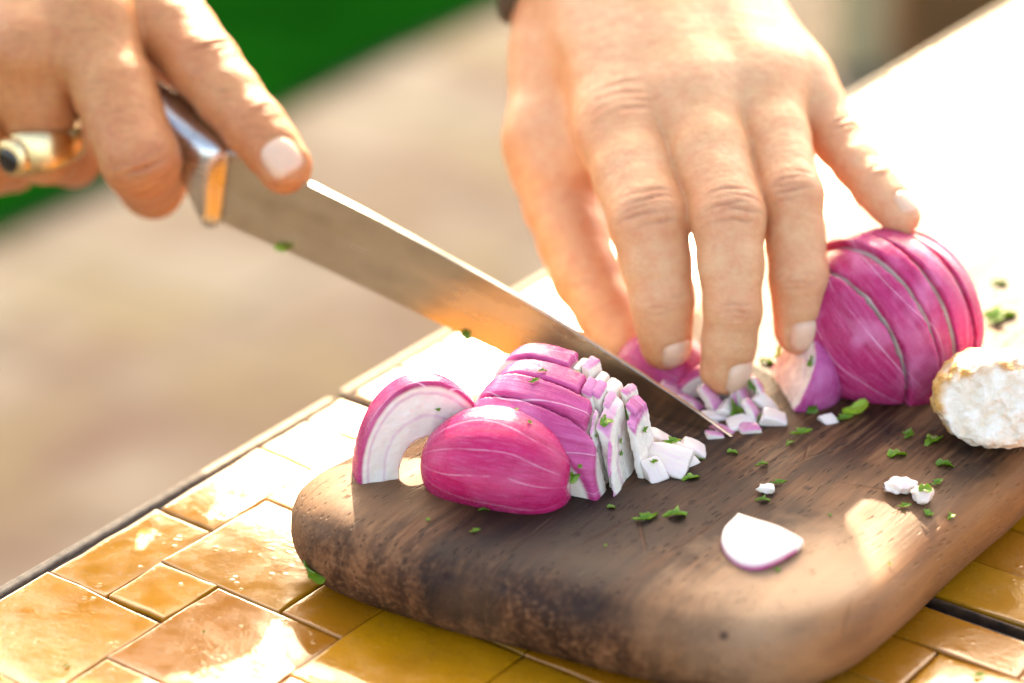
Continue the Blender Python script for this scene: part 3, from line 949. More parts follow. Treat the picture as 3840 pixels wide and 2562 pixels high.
# hand holding the knife
I2 = [(-11.360, 8.657, 10.712), (-9.481, 5.694, 9.656), (-7.762, 3.736, 8.379), (-6.824, 2.659, 7.539)]
M2 = [(-13.041, 6.663, 10.730), (-11.161, 2.925, 7.629), (-11.238, 5.194, 5.894), (-10.559, 7.755, 6.126)]
R2 = [(-14.777, 5.870, 10.016), (-14.463, 5.268, 6.958), (-14.162, 7.788, 5.738), (-13.447, 10.251, 6.225)]
L2 = [(-16.829, 6.157, 8.780), (-16.754, 6.147, 6.022), (-16.302, 8.813, 5.101), (-15.451, 10.782, 5.716)]
T2 = [(-13.587, 13.973, 9.978), (-12.336, 12.722, 8.554), (-10.607, 9.999, 7.533), (-9.137, 7.874, 6.826)]
I2r, M2r, R2r, L2r, T2r = [1.25, 1.10, 0.96, 0.84], [1.25, 1.18, 1.0, 0.9], [1.15, 0.98, 0.9, 0.8], [1.0, 0.9, 0.8, 0.7], [1.4, 1.2, 1.1, 0.95]
W2 = [(-16.277, 15.858, 14.983), (-17.337, 15.297, 14.974), (-18.643, 15.106, 14.583), (-19.927, 15.282, 13.802)]
palm2 = [(W2[0], I2[0], 1.5, 1.25), (W2[1], M2[0], 1.5, 1.28), (W2[2], R2[0], 1.5, 1.2), (W2[3], L2[0], 1.4, 1.05),
         ((-16.779, 18.015, 13.703), (-12.616, 12.398, 10.171), 1.6, 1.2), ((-18.585, 17.883, 13.432), (-14.841, 11.117, 10.282), 1.6, 1.1), ((-19.940, 17.685, 13.026), (-16.412, 9.254, 9.427), 1.5, 1.0),
         ((-16.478, 18.147, 13.973), (-13.513, 13.909, 9.846), 1.7, 1.4), ((-20.537, 22.258, 16.700), (-17.365, 16.529, 14.077), 2.1, 2.0), ((-22.707, 21.715, 15.586), (-19.434, 16.270, 13.546), 2.0, 1.8)]
ten2 = [(np.array(W2[i]) - FW * 0.8 + UP * 0.3, np.array(f[0]) - FW * 0.6, 0.5, 0.75) for i, f in enumerate((I2, M2, R2, L2))]
DN2 = -FW + 0.25 * UP
cr2 = finger_creases(I2, I2r, DN2 + 0.5 * UP + 0.3 * RT, 1.3) + finger_creases(M2, M2r, DN2, 0.9)[:1]
nl2 = [((np.array(I2[3]) - UP * 0.02 + RT * 0.03), np.array(I2[3]) - np.array(I2[2]), -FW * 1.0 + UP * 0.15 + RT * 0.1, 1.10, 1.12)]
allp = np.array(I2 + M2 + R2 + L2 + T2 + W2 + [(-20.537, 22.258, 16.700), (-22.707, 21.715, 15.586)])
right = build_hand('r', M['skin_r'], [(I2, I2r), (M2, M2r), (R2, R2r), (L2, L2r)], (T2, T2r), palm2, DN2, cr2, allp.min(0) - 2.2, allp.max(0) + 2.2, 0.085, nl2, ten2, base_loc=M2[1])
tag(right, 'tanned hand gripping the knife handle with index finger along the blade', 'hand')


def tube(name, pts, rads, mat, seg=28, sq=1.0, wr=0.0, parent=None, caps=True, origin=None, axis_up=(0, 0, 1)):
    pts = [np.array(p, float) for p in pts]
    V = []; F = []
    for i, p in enumerate(pts):
        t = nrm(pts[min(i + 1, len(pts) - 1)] - pts[max(i - 1, 0)])
        a = unit_perp(axis_up, t); b = np.cross(t, a)
        for k in range(seg):
            an = 2 * math.pi * k / seg
            r = rads[i] * (1 + wr * math.sin(3 * an + i * 1.7) + wr * math.sin(5 * an - i * 2.3))
            V.append(p + a * r * sq * math.cos(an) + b * r * math.sin(an))
    n = len(pts)
    for i in range(n - 1):
        for k in range(seg):
            F.append((i * seg + k, i * seg + (k + 1) % seg, (i + 1) * seg + (k + 1) % seg, (i + 1) * seg + k))
    if caps:
        F.append(list(range(seg))[::-1]); F.append([(n - 1) * seg + k for k in range(seg)])
    org = np.zeros(3) if origin is None else np.array(origin)
    o = mesh_obj(name, np.array(V) - org, F, mat, origin=org)
    bm = bmesh.new(); bm.from_mesh(o.data); bmesh.ops.recalc_face_normals(bm, faces=bm.faces); bm.to_mesh(o.data); bm.free()
    if parent is not None: adopt(o, parent)
    return o


# sleeves carry on from the wrists, outside the frame, posed to shade the table
def sleeve(a, b, c, r0, parent):
    a, b, c = [np.array(x, float) for x in (a, b, c)]
    pts = [a + (b - a) * t for t in np.linspace(0, 1, 8)] + [b + (c - b) * t for t in np.linspace(0.12, 1, 8)]
    rr = [r0 + 0.10 * i for i in range(8)] + [r0 + 1.0 + 0.15 * i for i in range(8)]
    tube('sleeve', pts, rr, M['sleeve'], wr=0.03, parent=parent)


sleeve((4.0, 14.2, 12.3), (5.6, 33.0, 27.5), (10.0, 46.0, 52.0), 3.5, left)
sleeve((-20.757, 20.576, 15.531), (-15.0, 39.0, 39.0), (-6.0, 54.0, 60.0), 4.3, right)

# signet ring on the knife hand
ra, rb_ = np.array(R2[0]), np.array(R2[1])
rc = ra + (rb_ - ra) * 0.93
rt_ = nrm(rb_ - ra)
ring = empty('signet_ring', rc)
tag(ring, 'chunky gold ring with dark stone on the knife hand', 'ring')
da = unit_perp(-FW - 0.3 * UP - 0.3 * RT, rt_); db = np.cross(rt_, da)
V = []; F = []
SEG, CS = 40, 12
for k in range(SEG):
    an = 2 * math.pi * k / SEG
    dirn = da * math.cos(an) + db * math.sin(an)
    wide = 0.46 + 0.22 * max(0, math.cos(an)) ** 2
    for j in range(CS):
        b_ = 2 * math.pi * j / CS
        V.append(dirn * (1.10 + 0.13 * math.cos(b_) + 0.10 * max(0, math.cos(an)) ** 3 + 0.015 * math.sin(9 * an)) + rt_ * wide * math.sin(b_))
for k in range(SEG):
    for j in range(CS):
        F.append((k * CS + j, k * CS + (j + 1) % CS, ((k + 1) % SEG) * CS + (j + 1) % CS, ((k + 1) % SEG) * CS + j))
mesh_obj('band', V, F, M['gold'], parent=ring)
sc_ = unit_perp(-FW * 0.8 - 0.55 * UP - 0.75 * RT, rt_)
def blob(c, ax, ay, az, rx, ry, rz, nu=14, nv=20, pw=1.0):
    V = []; F = []
    for i in range(nu + 1):
        th = math.pi * i / nu
        for j in range(nv):
            ph = 2 * math.pi * j / nv
            f = lambda s: math.copysign(abs(s) ** pw, s)
            V.append(np.array(c) + np.array(ax) * rx * f(math.sin(th) * math.cos(ph)) + np.array(ay) * ry * f(math.sin(th) * math.sin(ph)) + np.array(az) * rz * f(math.cos(th)))
    for i in range(nu):
        for j in range(nv):
            F.append((i * nv + j, i * nv + (j + 1) % nv, (i + 1) * nv + (j + 1) % nv, (i + 1) * nv + j))
    return V, F
V, F = blob(sc_ * 1.22 + rt_ * 0.1, np.cross(rt_, sc_), rt_, sc_, 0.66, 0.62, 0.3, pw=0.7)
mesh_obj('setting', V, F, M['gold'], parent=ring)
V, F = blob(sc_ * 1.44 + rt_ * 0.16, np.cross(rt_, sc_), rt_, sc_, 0.5, 0.42, 0.16)
mesh_obj('stone', V, F, M['stone'], parent=ring)

# wrist watch, only its edge shows at the top of the frame
wc = np.array((3.532, 10.906, 10.761)); wt = nrm(np.array((3.916, 16.011, 13.015)) - np.array((3.773, 11.559, 10.732)))
watch = empty('wrist_watch', wc)
tag(watch, 'edge of a wristwatch band on the left wrist at the top', 'watch')
V = []; F = []
wa = unit_perp(RT, wt); wb = np.cross(wt, wa)
for k in range(48):
    an = 2 * math.pi * k / 48
    dirn = wa * math.cos(an) * 3.55 + wb * math.sin(an) * 2.9
    for j in range(8):
        b_ = 2 * math.pi * j / 8
        V.append(dirn * (1 + 0.035 * math.cos(b_)) + wt * 0.85 * math.copysign(abs(math.sin(b_)) ** 0.5, math.sin(b_)))
for k in range(48):
    for j in range(8):
        F.append((k * 8 + j, k * 8 + (j + 1) % 8, ((k + 1) % 48) * 8 + (j + 1) % 8, ((k + 1) % 48) * 8 + j))
mesh_obj('band', V, F, M['steelband'], parent=watch)
V, F = blob(-wa * 3.6, wb, wt, wa, 1.3, 1.5, 0.45, pw=0.7)
mesh_obj('case', V, F, M['strap'], parent=watch)

# ---------------------------------------------------------------- onions
def frame(x, y):
    x = nrm(x); y = unit_perp(y, x); return np.stack([x, y, np.cross(x, y)], 1)


def onion_mesh(name, ctr, R, radii, planes, mat, parent=None, h=0.05, hollow=None, shift=(0, 0, 0), k=0.05, noise=0.02, seed=0, bounds=None, soft=()):
    """ellipsoid (local x = root-stem axis) cut by half spaces; planes: (normal, offset) in local cm, keep n.p < offset"""
    r = np.array(radii)
    fl = Field(-r - 0.2, r + 0.2, h) if bounds is None else Field(np.array(bounds[0]) - 0.2, np.array(bounds[1]) + 0.1, h)
    X, Y, Z = fl.ax[0][:, None, None], fl.ax[1][None, :, None], fl.ax[2][None, None, :]
    q = np.sqrt((X / r[0]) ** 2 + (Y / r[1]) ** 2 + (Z / r[2]) ** 2)
    g = np.sqrt((X / r[0] ** 2) ** 2 + (Y / r[1] ** 2) ** 2 + (Z / r[2] ** 2) ** 2) + 1e-4
    d = q * (q - 1.0) / g
    phi = np.arctan2(Y + 0 * X, Z + 0 * X)
    d = d + 0.012 * np.sin(11 * phi + seed) * (1 - (X / r[0]) ** 2) + 0.02 * wob(X, Y, Z, 2.0, seed)
    if hollow:
        d = smax(d, -(q - hollow) * r.min(), 0.06)
    for n_, off, k_ in soft:
        n_ = nrm(n_)
        d = smax(d, X * n_[0] + Y * n_[1] + Z * n_[2] - off, k_)
    for n_, off in planes:
        n_ = nrm(n_)
        pl = X * n_[0] + Y * n_[1] + Z * n_[2] - off + noise * wob(X, Y, Z, 9.0, seed + 11) + 0.4 * noise * wob(X, Y, Z, 26.0, seed + 12)
        d = smax(d, pl, k)
    v, f = fl.mesh(d.astype(np.float32))
    if len(v) < 12: return None
    kk = np.ones(len(v))
    for n_, off in planes:
        n_ = nrm(n_); kk = np.minimum(kk, np.clip((off - v @ n_ - 0.06) / 0.05, 0, 1))
    o = mesh_obj(name, v + np.array(shift), f, mat, origin=ctr, rot=R)
    if soft:
        at = o.data.attributes.new('keep', 'FLOAT', 'POINT'); at.data.foreach_set('value', kk.astype(np.float32))
    if parent is not None: adopt(o, parent)
    return o


# wedge in front, skin side to the camera
rA = (2.12, 1.75, 1.74)
RA = frame(RT * 0.97 - UP * 0.16 - FW * 0.12, -FW + UP * 0.15)
M['onA'] = m_onion('onion_wedge_solid', rA, 5.0, seed=1.3, vein_w=0.02)
wedge = onion_mesh('onion_wedge', (-0.339, -7.987, 3.049), RA, rA, [((0.05, -1, -0.05), 0.75), ((1, 0.10, -0.05), 1.98), ((-1, -0.3, 0), 2.0)], M['onA'], h=0.045, seed=3, soft=[((-0.10, 0.25, 1), 1.28, 0.5)])
tag(wedge, 'smooth purple onion wedge in front with thin white veins', 'onion')

# half onion cut into slices behind it
rB = (3.5, 3.7, 2.75)
CB = np.array((0.48704, -5.16016, 2.55000)) + np.array((0.906, -0.42, 0.0)) * 0.6
RB = np.stack([(0.906, -0.42, 0.0), (0.42, 0.906, 0.0), (0.0, 0.0, 1.0)], 1)
M['onB'] = m_onion('onion_slice_solid', rB, 6.0, tint=(0.56, 0.08, 0.25), pale=0.2, seed=4.1, thr=(0.93, 0.955))
M['onBd'] = m_onion('onion_dice_solid', rB, 9.0, tint=(0.62, 0.22, 0.42), pale=0.3, seed=2.0, thr=(0.975, 0.995))
halfB = empty('sliced_onion_half', (CB[0], CB[1], BT))
tag(halfB, 'half red onion cut into fanned slices under the knife', 'onion')
cuts = [-2.55, -1.8, -1.05, -0.3, 0.5]
xr = [2.55, 2.2, 1.75, 1.3]                      # where the crosswise dicing starts
xl = [0.15, 0.45, 0.85, 1.15]


def rotx(a): return np.array([[1, 0, 0], [0, math.cos(a), -math.sin(a)], [0, math.sin(a), math.cos(a)]])
def rotz(a): return np.array([[math.cos(a), -math.sin(a), 0], [math.sin(a), math.cos(a), 0], [0, 0, 1]])


for i in range(4):
    y0, y1 = cuts[i], cuts[i + 1]
    a = 0.018 * (1.5 - i)
    onion_mesh('slice', CB + np.array((0, 0, 0.0)), RB @ rotx(a), rB, [((-1, 0, 0.12), xl[i] + 1.3), ((0, 0, -1), 0.0), ((1, 0.0, 0.22), xr[i]), ((0, 1, 0.06), y1 - 0.012), ((0, -1, -0.06), -y0 - 0.012)],
               M['onB'], halfB, h=0.05, seed=20 + i, shift=(0.07 * ((i * 7) % 3 - 1), 0.0, 0.05 * (i % 2)), bounds=((-xl[i] - 2.0, y0 - .2, -.1), (3.6, y1 + .2, 2.95)), k=0.04, noise=0.012, soft=[((-1, 0, 0.3), 1.95, 0.8)])
    x = xr[i] - 0.03
    for c in range(8):
        x2 = x + rng.uniform(0.2, 0.32)
        if x2 > 2.9: break
        for yy0, yy1 in ((y0, y1),):
            R_ = RB @ rotz(rng.normal(0, 0.05)) @ rotx(rng.normal(0, 0.03))
            onion_mesh('dice', CB, R_, rB, [((-1, 0.05 * rng.normal(), -0.22), -x), ((0, 0, -1), 0.0), ((1, 0.05 * rng.normal(), 0.22), x2 - 0.03), ((0, 1, 0), yy1 - 0.02), ((0, -1, 0), -yy0 - 0.02)],
                       M['onBd'], halfB, h=0.045, seed=200 + i * 20 + c, shift=rng.normal(0, 0.05, 3) * (1, 1, .3) + np.array((0.07 * c, 0, -0.06 * abs(rng.normal()) - 0.04 * c)), bounds=((x - .9, yy0 - .1, -.1), (x2 + .4, yy1 + .1, 2.95)), noise=0.016, k=0.03)
        x = x2

# slice standing at the left
rC = (1.95, 2.2, 2.75)
M['onC'] = m_onion('onion_standing_solid', rC, 4.5, tint=(0.50, 0.05, 0.18), pale=0.1, seed=7.7)
RC = frame((0.95, 0.25, 0.0), (-0.25, 0.95, 0.0))
stand = onion_mesh('onion_slice', (-2.391, -6.915, 2.508), RC, rC, [((0, -1, 0.10), 0.45), ((0, 1, -0.1), 0.55), ((0, 0, -1), 0.02)], M['onC'], h=0.045, hollow=0.44, seed=41)
tag(stand, 'arched onion slice standing at the left end with pale layered cut face', 'onion')

# big half onion at the right
rD = (2.8, 2.7, 2.9)
CD = np.array((10.85, -0.9, 4.0))
RD = frame((0.55, -0.55, -0.62), (0.3, 0.8, -0.3))
M['onD'] = m_onion('onion_big_solid', rD, 6.0, tint=(0.50, 0.035, 0.15), pale=0.45, seed=9.2, thr=(0.93, 0.95))
big = empty('onion_half', (CD[0], CD[1], BT))
tag(big, 'large purple onion half with open slices behind the ring finger, beside the bread', 'onion')
nd2 = nrm((0.0, -0.75, -0.66))
cuts = [-3.2, -1.55, -0.95, -0.15, 0.4, 1.25, 3.2]
for i in range(6):
    a = 0.06 * (i - 2.5)
    Rot = RD @ np.array([[1, 0, 0], [0, math.cos(a), -math.sin(a)], [0, math.sin(a), math.cos(a)]])
    dn_ = Rot.T @ np.array((0, 0, -1.0))
    onion_mesh('slice', CD, Rot, rD, [(nd2, cuts[i + 1] - 0.015), (-nd2, -cuts[i] - 0.015), (dn_, CD[2] - BT - 0.01)], M['onD'], big, h=0.06, seed=60 + i, shift=(0.12 * ((i * 5) % 3 - 1), 0.0, 0), k=0.03, noise=0.02)

# onion held under the fingers
rE = (1.6, 1.45, 1.35)
M['onE'] = m_onion('onion_held_solid', rE, 4.0, tint=(0.50, 0.05, 0.20), seed=12.0)
held = onion_mesh('onion_chunk', (4.562, -1.102, 2.337), frame((0.8, -0.3, -0.4), (0.3, 0.9, 0)), rE, [((0.75, -0.4, -0.5), 0.75), ((0, 0, -1), 1.25)], M['onE'], seed=80)
tag(held, 'deep pink onion chunk held under the index fingertip behind the blade', 'onion')
rF = (1.5, 1.35, 1.4)
M['onF'] = m_onion('onion_petal_solid', rF, 3.2, tint=(0.52, 0.10, 0.30), pale=0.3, seed=15.0)
pet = onion_mesh('onion_chunk', (8.263, -2.284, 2.879), frame((0.35, -0.45, 0.85), (0.9, 0.2, -0.3)), rF, [((0.1, -0.95, 0.1), 0.25), ((-0.9, -0.2, -0.2), 0.95)], M['onF'], seed=91)
tag(pet, 'pale pink onion chunk under the ring fingertip', 'onion')

rG = (1.5, 1.1, 1.2)
M['onG'] = m_onion('onion_cut_solid', rG, 4.0, tint=(0.54, 0.08, 0.24), pale=0.3, seed=18.0)
cutp = onion_mesh('onion_chunk', (6.064, -2.489, 2.232), frame((0.9, -0.3, -0.1), (0.3, 0.9, 0.3)), rG, [((0.2, -0.9, 0.35), 0.35), ((0.0, 0.0, -1), 0.9), ((0.9, 0.1, 0.2), 1.2)], M['onG'], seed=97)
tag(cutp, 'white cut onion chunk under the middle fingertip', 'onion')
# ---------------------------------------------------------------- small cut pieces
def chip_mesh(L, Wd, Th, bend, seed, skin=True):
    """block cut from a curved onion layer"""
    fl = Field((-L / 2 - .2, -Wd / 2 - .2, -Th / 2 - bend * 1.5 - .2), (L / 2 + .2, Wd / 2 + .2, Th / 2 + .2), 0.035)
    X, Y, Z = fl.ax[0][:, None, None], fl.ax[1][None, :, None], fl.ax[2][None, None, :]
    Zb = Z + bend * (2 * X / L) ** 2 + 0.4 * bend * (2 * Y / Wd) ** 2
    r = np.random.RandomState(seed)
    tl = r.normal(0, 0.18, 4)
    d = np.abs(Zb) - Th / 2 + 0.008 * wob(X, Y, Z, 12, seed)
    for sx, t_, h_ in ((1, tl[0], L / 2), (-1, tl[1], L / 2)):
        d = smax(d, sx * X + t_ * Y - h_ + 0.022 * wob(X, Y, Z, 10, seed + 1) + 0.012 * wob(X, Y, Z, 25, seed + 2), 0.05)
    for sy, t_, h_ in ((1, tl[2], Wd / 2), (-1, tl[3], Wd / 2)):
        d = smax(d, sy * Y + t_ * X - h_ + 0.022 * wob(X, Y, Z, 10, seed + 3) + 0.012 * wob(X, Y, Z, 25, seed + 4), 0.05)
    v, f = fl.mesh(d.astype(np.float32))
    o = mesh_obj('chip', v, f, M['piece'])
    me = o.data
    bpy.data.objects.remove(o)
    zz = v[:, 2] + bend * (2 * v[:, 0] / L) ** 2 + 0.4 * bend * (2 * v[:, 1] / Wd) ** 2
    at = me.attributes.new('skin', 'FLOAT', 'POINT')
    at.data.foreach_set('value', (np.clip((zz - 0.28 * Th) / (0.2 * Th), 0, 1) * (0.9 if skin else 0.06)).astype(np.float32))
    return me


CH = [chip_mesh(1.2, .5, .26, .10, 1), chip_mesh(.9, .5, .32, .06, 2, False), chip_mesh(1.4, .42, .22, .16, 3), chip_mesh(.8, .62, .38, .05, 4, False), chip_mesh(0.6, .42, .26, .03, 5), chip_mesh(1.7, .45, .22, .2, 6)]


def place(name, me, p, x, z, sc=1.0):
    """x: long axis, z: skin side normal"""
    x = nrm(x); z = unit_perp(z, x); y = np.cross(z, x)
    o = bpy.data.objects.new(name, me)
    scene.collection.objects.link(o)
    Rm = Matrix(np.stack([x, y, z], 1).tolist()).to_4x4()
    o.matrix_world = Matrix.Translation(Vector([c * CM for c in p])) @ Rm @ Matrix.Scale(sc, 4)
    return o


dice = [  # position, long axis in image right/up/depth, skin normal, mesh, scale
    ((4.210, -7.007, 2.776), (0.8, -0.3, -0.2), (0.1, 0.4, -0.9), 3, 1.5),
    ((4.593, -6.578, 2.744), (0.4, -0.7, -0.2), (0.3, 0.4, -0.8), 1, 1.1),
    ((4.981, -6.148, 2.713), (0.7, -0.4, 0.2), (0.2, 0.7, -0.5), 3, 0.9),
    ((4.021, -6.016, 2.983), (0.8, -0.5, 0.1), (0.2, 0.8, -0.4), 1, 1.0),
    ((3.831, -7.461, 2.757), (0.3, -0.8, -0.1), (0.2, 0.3, -0.8), 3, 0.9),
    ((4.933, -3.281, 2.432), (0.7, -0.4, 0.1), (0.2, 0.7, -0.5), 2, 1.0),
    ((5.783, -3.465, 2.739), (0.5, -0.7, 0.1), (0.3, 0.6, -0.6), 0, 1.0),
    ((7.264, -3.608, 2.674), (0.4, -0.7, 0.1), (0.4, 0.5, -0.6), 1, 1.0),
    ((7.386, -4.275, 2.675), (0.8, -0.3, 0.1), (0.2, 0.8, -0.5), 3, 0.9),
    ((6.669, -4.763, 2.587), (0.9, 0.1, 0.1), (0.1, 0.8, -0.5), 4, 1.0),
    ((6.414, -3.322, 2.805), (0.2, -0.9, 0.1), (0.3, 0.4, -0.8), 2, 0.9),
    ((5.153, -3.772, 2.339), (0.8, -0.3, 0.1), (0.1, 0.8, -0.4), 3, 1.1),
    ((5.478, -4.410, 2.398), (0.7, 0.3, 0.2), (0.2, 0.8, -0.5), 1, 0.9),
    ((6.280, -3.629, 2.404), (0.5, -0.6, 0.2), (0.4, 0.7, -0.5), 3, 1.2),
    ((6.725, -3.431, 2.581), (0.3, -0.8, 0.1), (0.4, 0.6, -0.6), 0, 1.0),
    ((5.441, -3.220, 2.330), (0.6, -0.5, 0.1), (0.2, 0.7, -0.6), 0, 1.1),
    ((5.749, -4.010, 2.535), (0.8, -0.2, 0.2), (0.1, 0.9, -0.4), 1, 1.0),
    ((6.453, -4.445, 2.556), (0.9, 0.1, 0.1), (0.2, 0.8, -0.5), 3, 1.0),
    ((6.903, -4.160, 2.683), (0.4, -0.7, 0.1), (0.7, 0.4, -0.5), 0, 0.9),
    ((5.300, -3.315, 2.591), (0.7, -0.4, 0.1), (0.1, 0.8, -0.5), 2, 0.9),
    ((5.935, -4.790, 2.532), (0.9, -0.2, 0.2), (0.1, 0.9, -0.4), 4, 1.0),
    ((7.150, -3.383, 2.907), (0.3, -0.8, 0.1), (0.7, 0.3, -0.4), 2, 0.9),
    ((4.843, -2.645, 2.596), (0.7, -0.5, 0.1), (0.3, 0.7, -0.5), 0, 1.0),
    ((8.999, -4.252, 2.495), (0.3, -0.7, -0.3), (0.2, 0.5, -0.8), 3, 0.7),
    ((5.665, -5.108, 2.564), (0.95, -0.1, 0.2), (0, 0.9, -0.3), 4, 0.8),
]
for p, x, z, m_, s in dice:
    o = place('chopped_onion', CH[m_], p, RT * x[0] + UP * x[1] + FW * x[2], RT * z[0] + UP * z[1] + FW * z[2], s)
    if p[0] > 8.6:
        tag(o, 'small pale onion scrap lying before the large onion half', 'onion piece')
    elif p[1] < -5.9 and p[0] < 5.6:
        tag(o, 'chunky white onion cube on the board at the right foot of the sliced half', 'onion piece', 'onion cubes beside the sliced half')
    else:
        tag(o, 'small chopped onion strip in the pile under the fingertips by the knife tip', 'onion piece', 'chopped onion under the fingertips')

# flat petal lying in front
pts = [(5.913, -9.667), (6.417, -10.164), (6.940, -10.610), (7.506, -11.224), (7.285, -11.614), (6.789, -12.126), (6.265, -12.421), (5.789, -12.211), (5.477, -11.699), (5.349, -11.050), (5.496, -10.321)]
pp_ = resample(np.array(pts), 56)
poly = pp_.copy()
for _ in range(3):
    sm_ = (np.roll(poly, 1, 0) + poly + np.roll(poly, -1, 0)) / 3
    poly[22:] = sm_[22:]
cen = poly.mean(0)
V = []; F = []
n = len(poly)
for f, z in ((0.985, 0.03), (1.0, 0.12), (0.985, 0.22), (0.95, 0.26), (0.55, 0.33), (0.25, 0.34)):
    for p in poly:
        q = cen + (p - cen) * f
        V.append((q[0] - cen[0], q[1] - cen[1], z + 0.10 * max(0, f - 0.2) * math.sin(2.2 * (q[0] - cen[0]))))
for r_ in range(5):
    for i in range(n):
        F.append((r_ * n + i, r_ * n + (i + 1) % n, (r_ + 1) * n + (i + 1) % n, (r_ + 1) * n + i))
F.append([5 * n + i for i in range(n)]); F.append([n - 1 - i for i in range(n)])
o = mesh_obj('onion_petal', V, F, M['piece'], origin=(cen[0], cen[1], BT))
bm = bmesh.new(); bm.from_mesh(o.data); bmesh.ops.recalc_face_normals(bm, faces=bm.faces); bm.to_mesh(o.data); bm.free()
at = o.data.attributes.new('skin', 'FLOAT', 'POINT')
at.data.foreach_set('value', [1.0 if (k // n in (0, 1) and (k % n) > 20) else 0.0 for k in range(6 * n)])
tag(o, 'single white onion petal with purple rim lying flat near the board front', 'onion piece')

# ---------------------------------------------------------------- bread
def m_bread():
    k = NT('bread'); o = k.obj()
    at = k.n('Attribute', attribute_name='crust').outputs['Fac']
    n = k.noise(o, 260, 5, 0.65)
    n2 = k.noise(o, 110, 3)
    crumb = k.mix(k.rng(n, 0.35, 0.7), (0.74, 0.62, 0.46), (0.90, 0.85, 0.75))
    crust = k.mix(k.rng(n2, 0.35, 0.65), (0.50, 0.20, 0.03), (0.62, 0.34, 0.09))
    k.P(Base_Color=k.mix(at, crumb, crust), Roughness=0.6, Subsurface_Weight=0.15, Subsurface_Scale=0.003, Normal=k.bump(n, 0.9, 0.0015))
    return k.m


M['bread'] = m_bread()
bcen = np.array((13.746, -5.063, 3.569))
fl = Field((-2.6, -2.2, -1.6), (3.2, 2.4, 2.0), 0.06)
X, Y, Z = fl.ax[0][:, None, None], fl.ax[1][None, :, None], fl.ax[2][None, None, :]
d = (np.sqrt((X / 2.1) ** 2 + (Y / 1.7) ** 2 + (Z / 1.35) ** 2) - 1) * 1.5
d = smax(d, -0.25 * X - 0.75 * Y + 0.3 * Z - 0.95, 0.1)
d = d + 0.12 * wob(X, Y, Z, 2.6, 5) + 0.05 * wob(X, Y, Z, 9, 6) + 0.035 * wob(X, Y, Z, 24, 8)
d = smax(d, -(Z + 1.15), 0.05)
v, f = fl.mesh(d.astype(np.float32))
o = mesh_obj('bread_piece', v, f, M['bread'], origin=(bcen[0], bcen[1], BT + 1.17))
cr_ = np.clip(((v[:, 0] / 2.1) ** 2 + (v[:, 1] / 1.7) ** 2 + (v[:, 2] / 1.35) ** 2 - 0.86) * 8, 0, 1) * np.clip(0.45 + 0.8 * wob(v[:, 0], v[:, 1], v[:, 2], 4.0, 9) - 0.75 * (v[:, 1] < -0.7) + 0.9 * (v[:, 0] < -1.45), 0, 1)
at = o.data.attributes.new('crust', 'FLOAT', 'POINT'); at.data.foreach_set('value', cr_.astype(np.float32))
tag(o, 'rough white bread chunk with golden crust at the right edge', 'bread')

# garlic crumbs
for p, s, lb in [((10.414, -8.335, 2.550), 0.95, 'white garlic crumb in the sunlit patch, nearer the onion'), ((10.932, -8.757, 2.550), 0.8, 'white garlic crumb in the sunlit patch, nearer the board edge'), ((6.729, -8.335, 2.550), 0.6, 'small translucent garlic crumb on the dark wood behind the flat petal')]:
    fl = Field((-.5, -.5, -.5), (.5, .5, .5), 0.05)
    X, Y, Z = fl.ax[0][:, None, None], fl.ax[1][None, :, None], fl.ax[2][None, None, :]
    d = np.sqrt((X / .40) ** 2 + (Y / .32) ** 2 + (Z / .26) ** 2) * .3 - .3 + 0.09 * wob(X, Y, Z, 7, int(p[0] * 10) % 97) + 0.05 * wob(X, Y, Z, 19, int(p[1] * 10) % 97)
    v, f = fl.mesh(d.astype(np.float32))
    o = mesh_obj('garlic_crumb', v * s, f, M['piece'], origin=(p[0], p[1], p[2] + 0.2 * s))
    tag(o, lb, 'garlic')

# ---------------------------------------------------------------- parsley
def leaf_mesh(seed, L=0.5, Wd=0.3, stem=False):
    r = np.random.RandomState(seed)
    k = 14
    pts = []
    for i in range(k):
        a = 2 * math.pi * i / k
        rr = (1 + 0.28 * r.normal()) if not stem else 1 + .08 * r.normal()
        rr = max(.45, min(1.4, rr))
        pts.append((math.cos(a) * L / 2 * rr, math.sin(a) * Wd / 2 * rr))
    cx, cy = r.uniform(-1, 1, 2)
    V = []
    for lay in (0, 1):
        for f in (1.0, 0.5):
            for x, y in pts:
                x *= f; y *= f
                z = 0.35 * cx * x * x / L * 2 + 0.6 * cy * x * y / L * 2 + 0.5 * abs(y) + 0.03 * math.sin(9 * x + 5 * y + seed)
                V.append((x, y, z + (0.028 if lay else 0) * (1 if not stem else 3)))
        V.append((0, 0, (0.028 if lay else 0) * (1 if not stem else 3)))
    F = []; o1 = 2 * k + 1
    for i in range(k):
        j = (i + 1) % k
        F.append((i, k + i, k + j, j)); F.append((k + i, 2 * k, k + j))
        F.append((o1 + i, o1 + j, o1 + k + j, o1 + k + i)); F.append((o1 + k + i, o1 + k + j, o1 + 2 * k))
        F.append((i, j, o1 + j, o1 + i))
    me = bpy.data.meshes.new('parsley')
    me.from_pydata((np.array(V) * CM).tolist(), [], F); me.update()
    me.materials.append(M['parsley2'] if stem else M['parsley'])
    return me


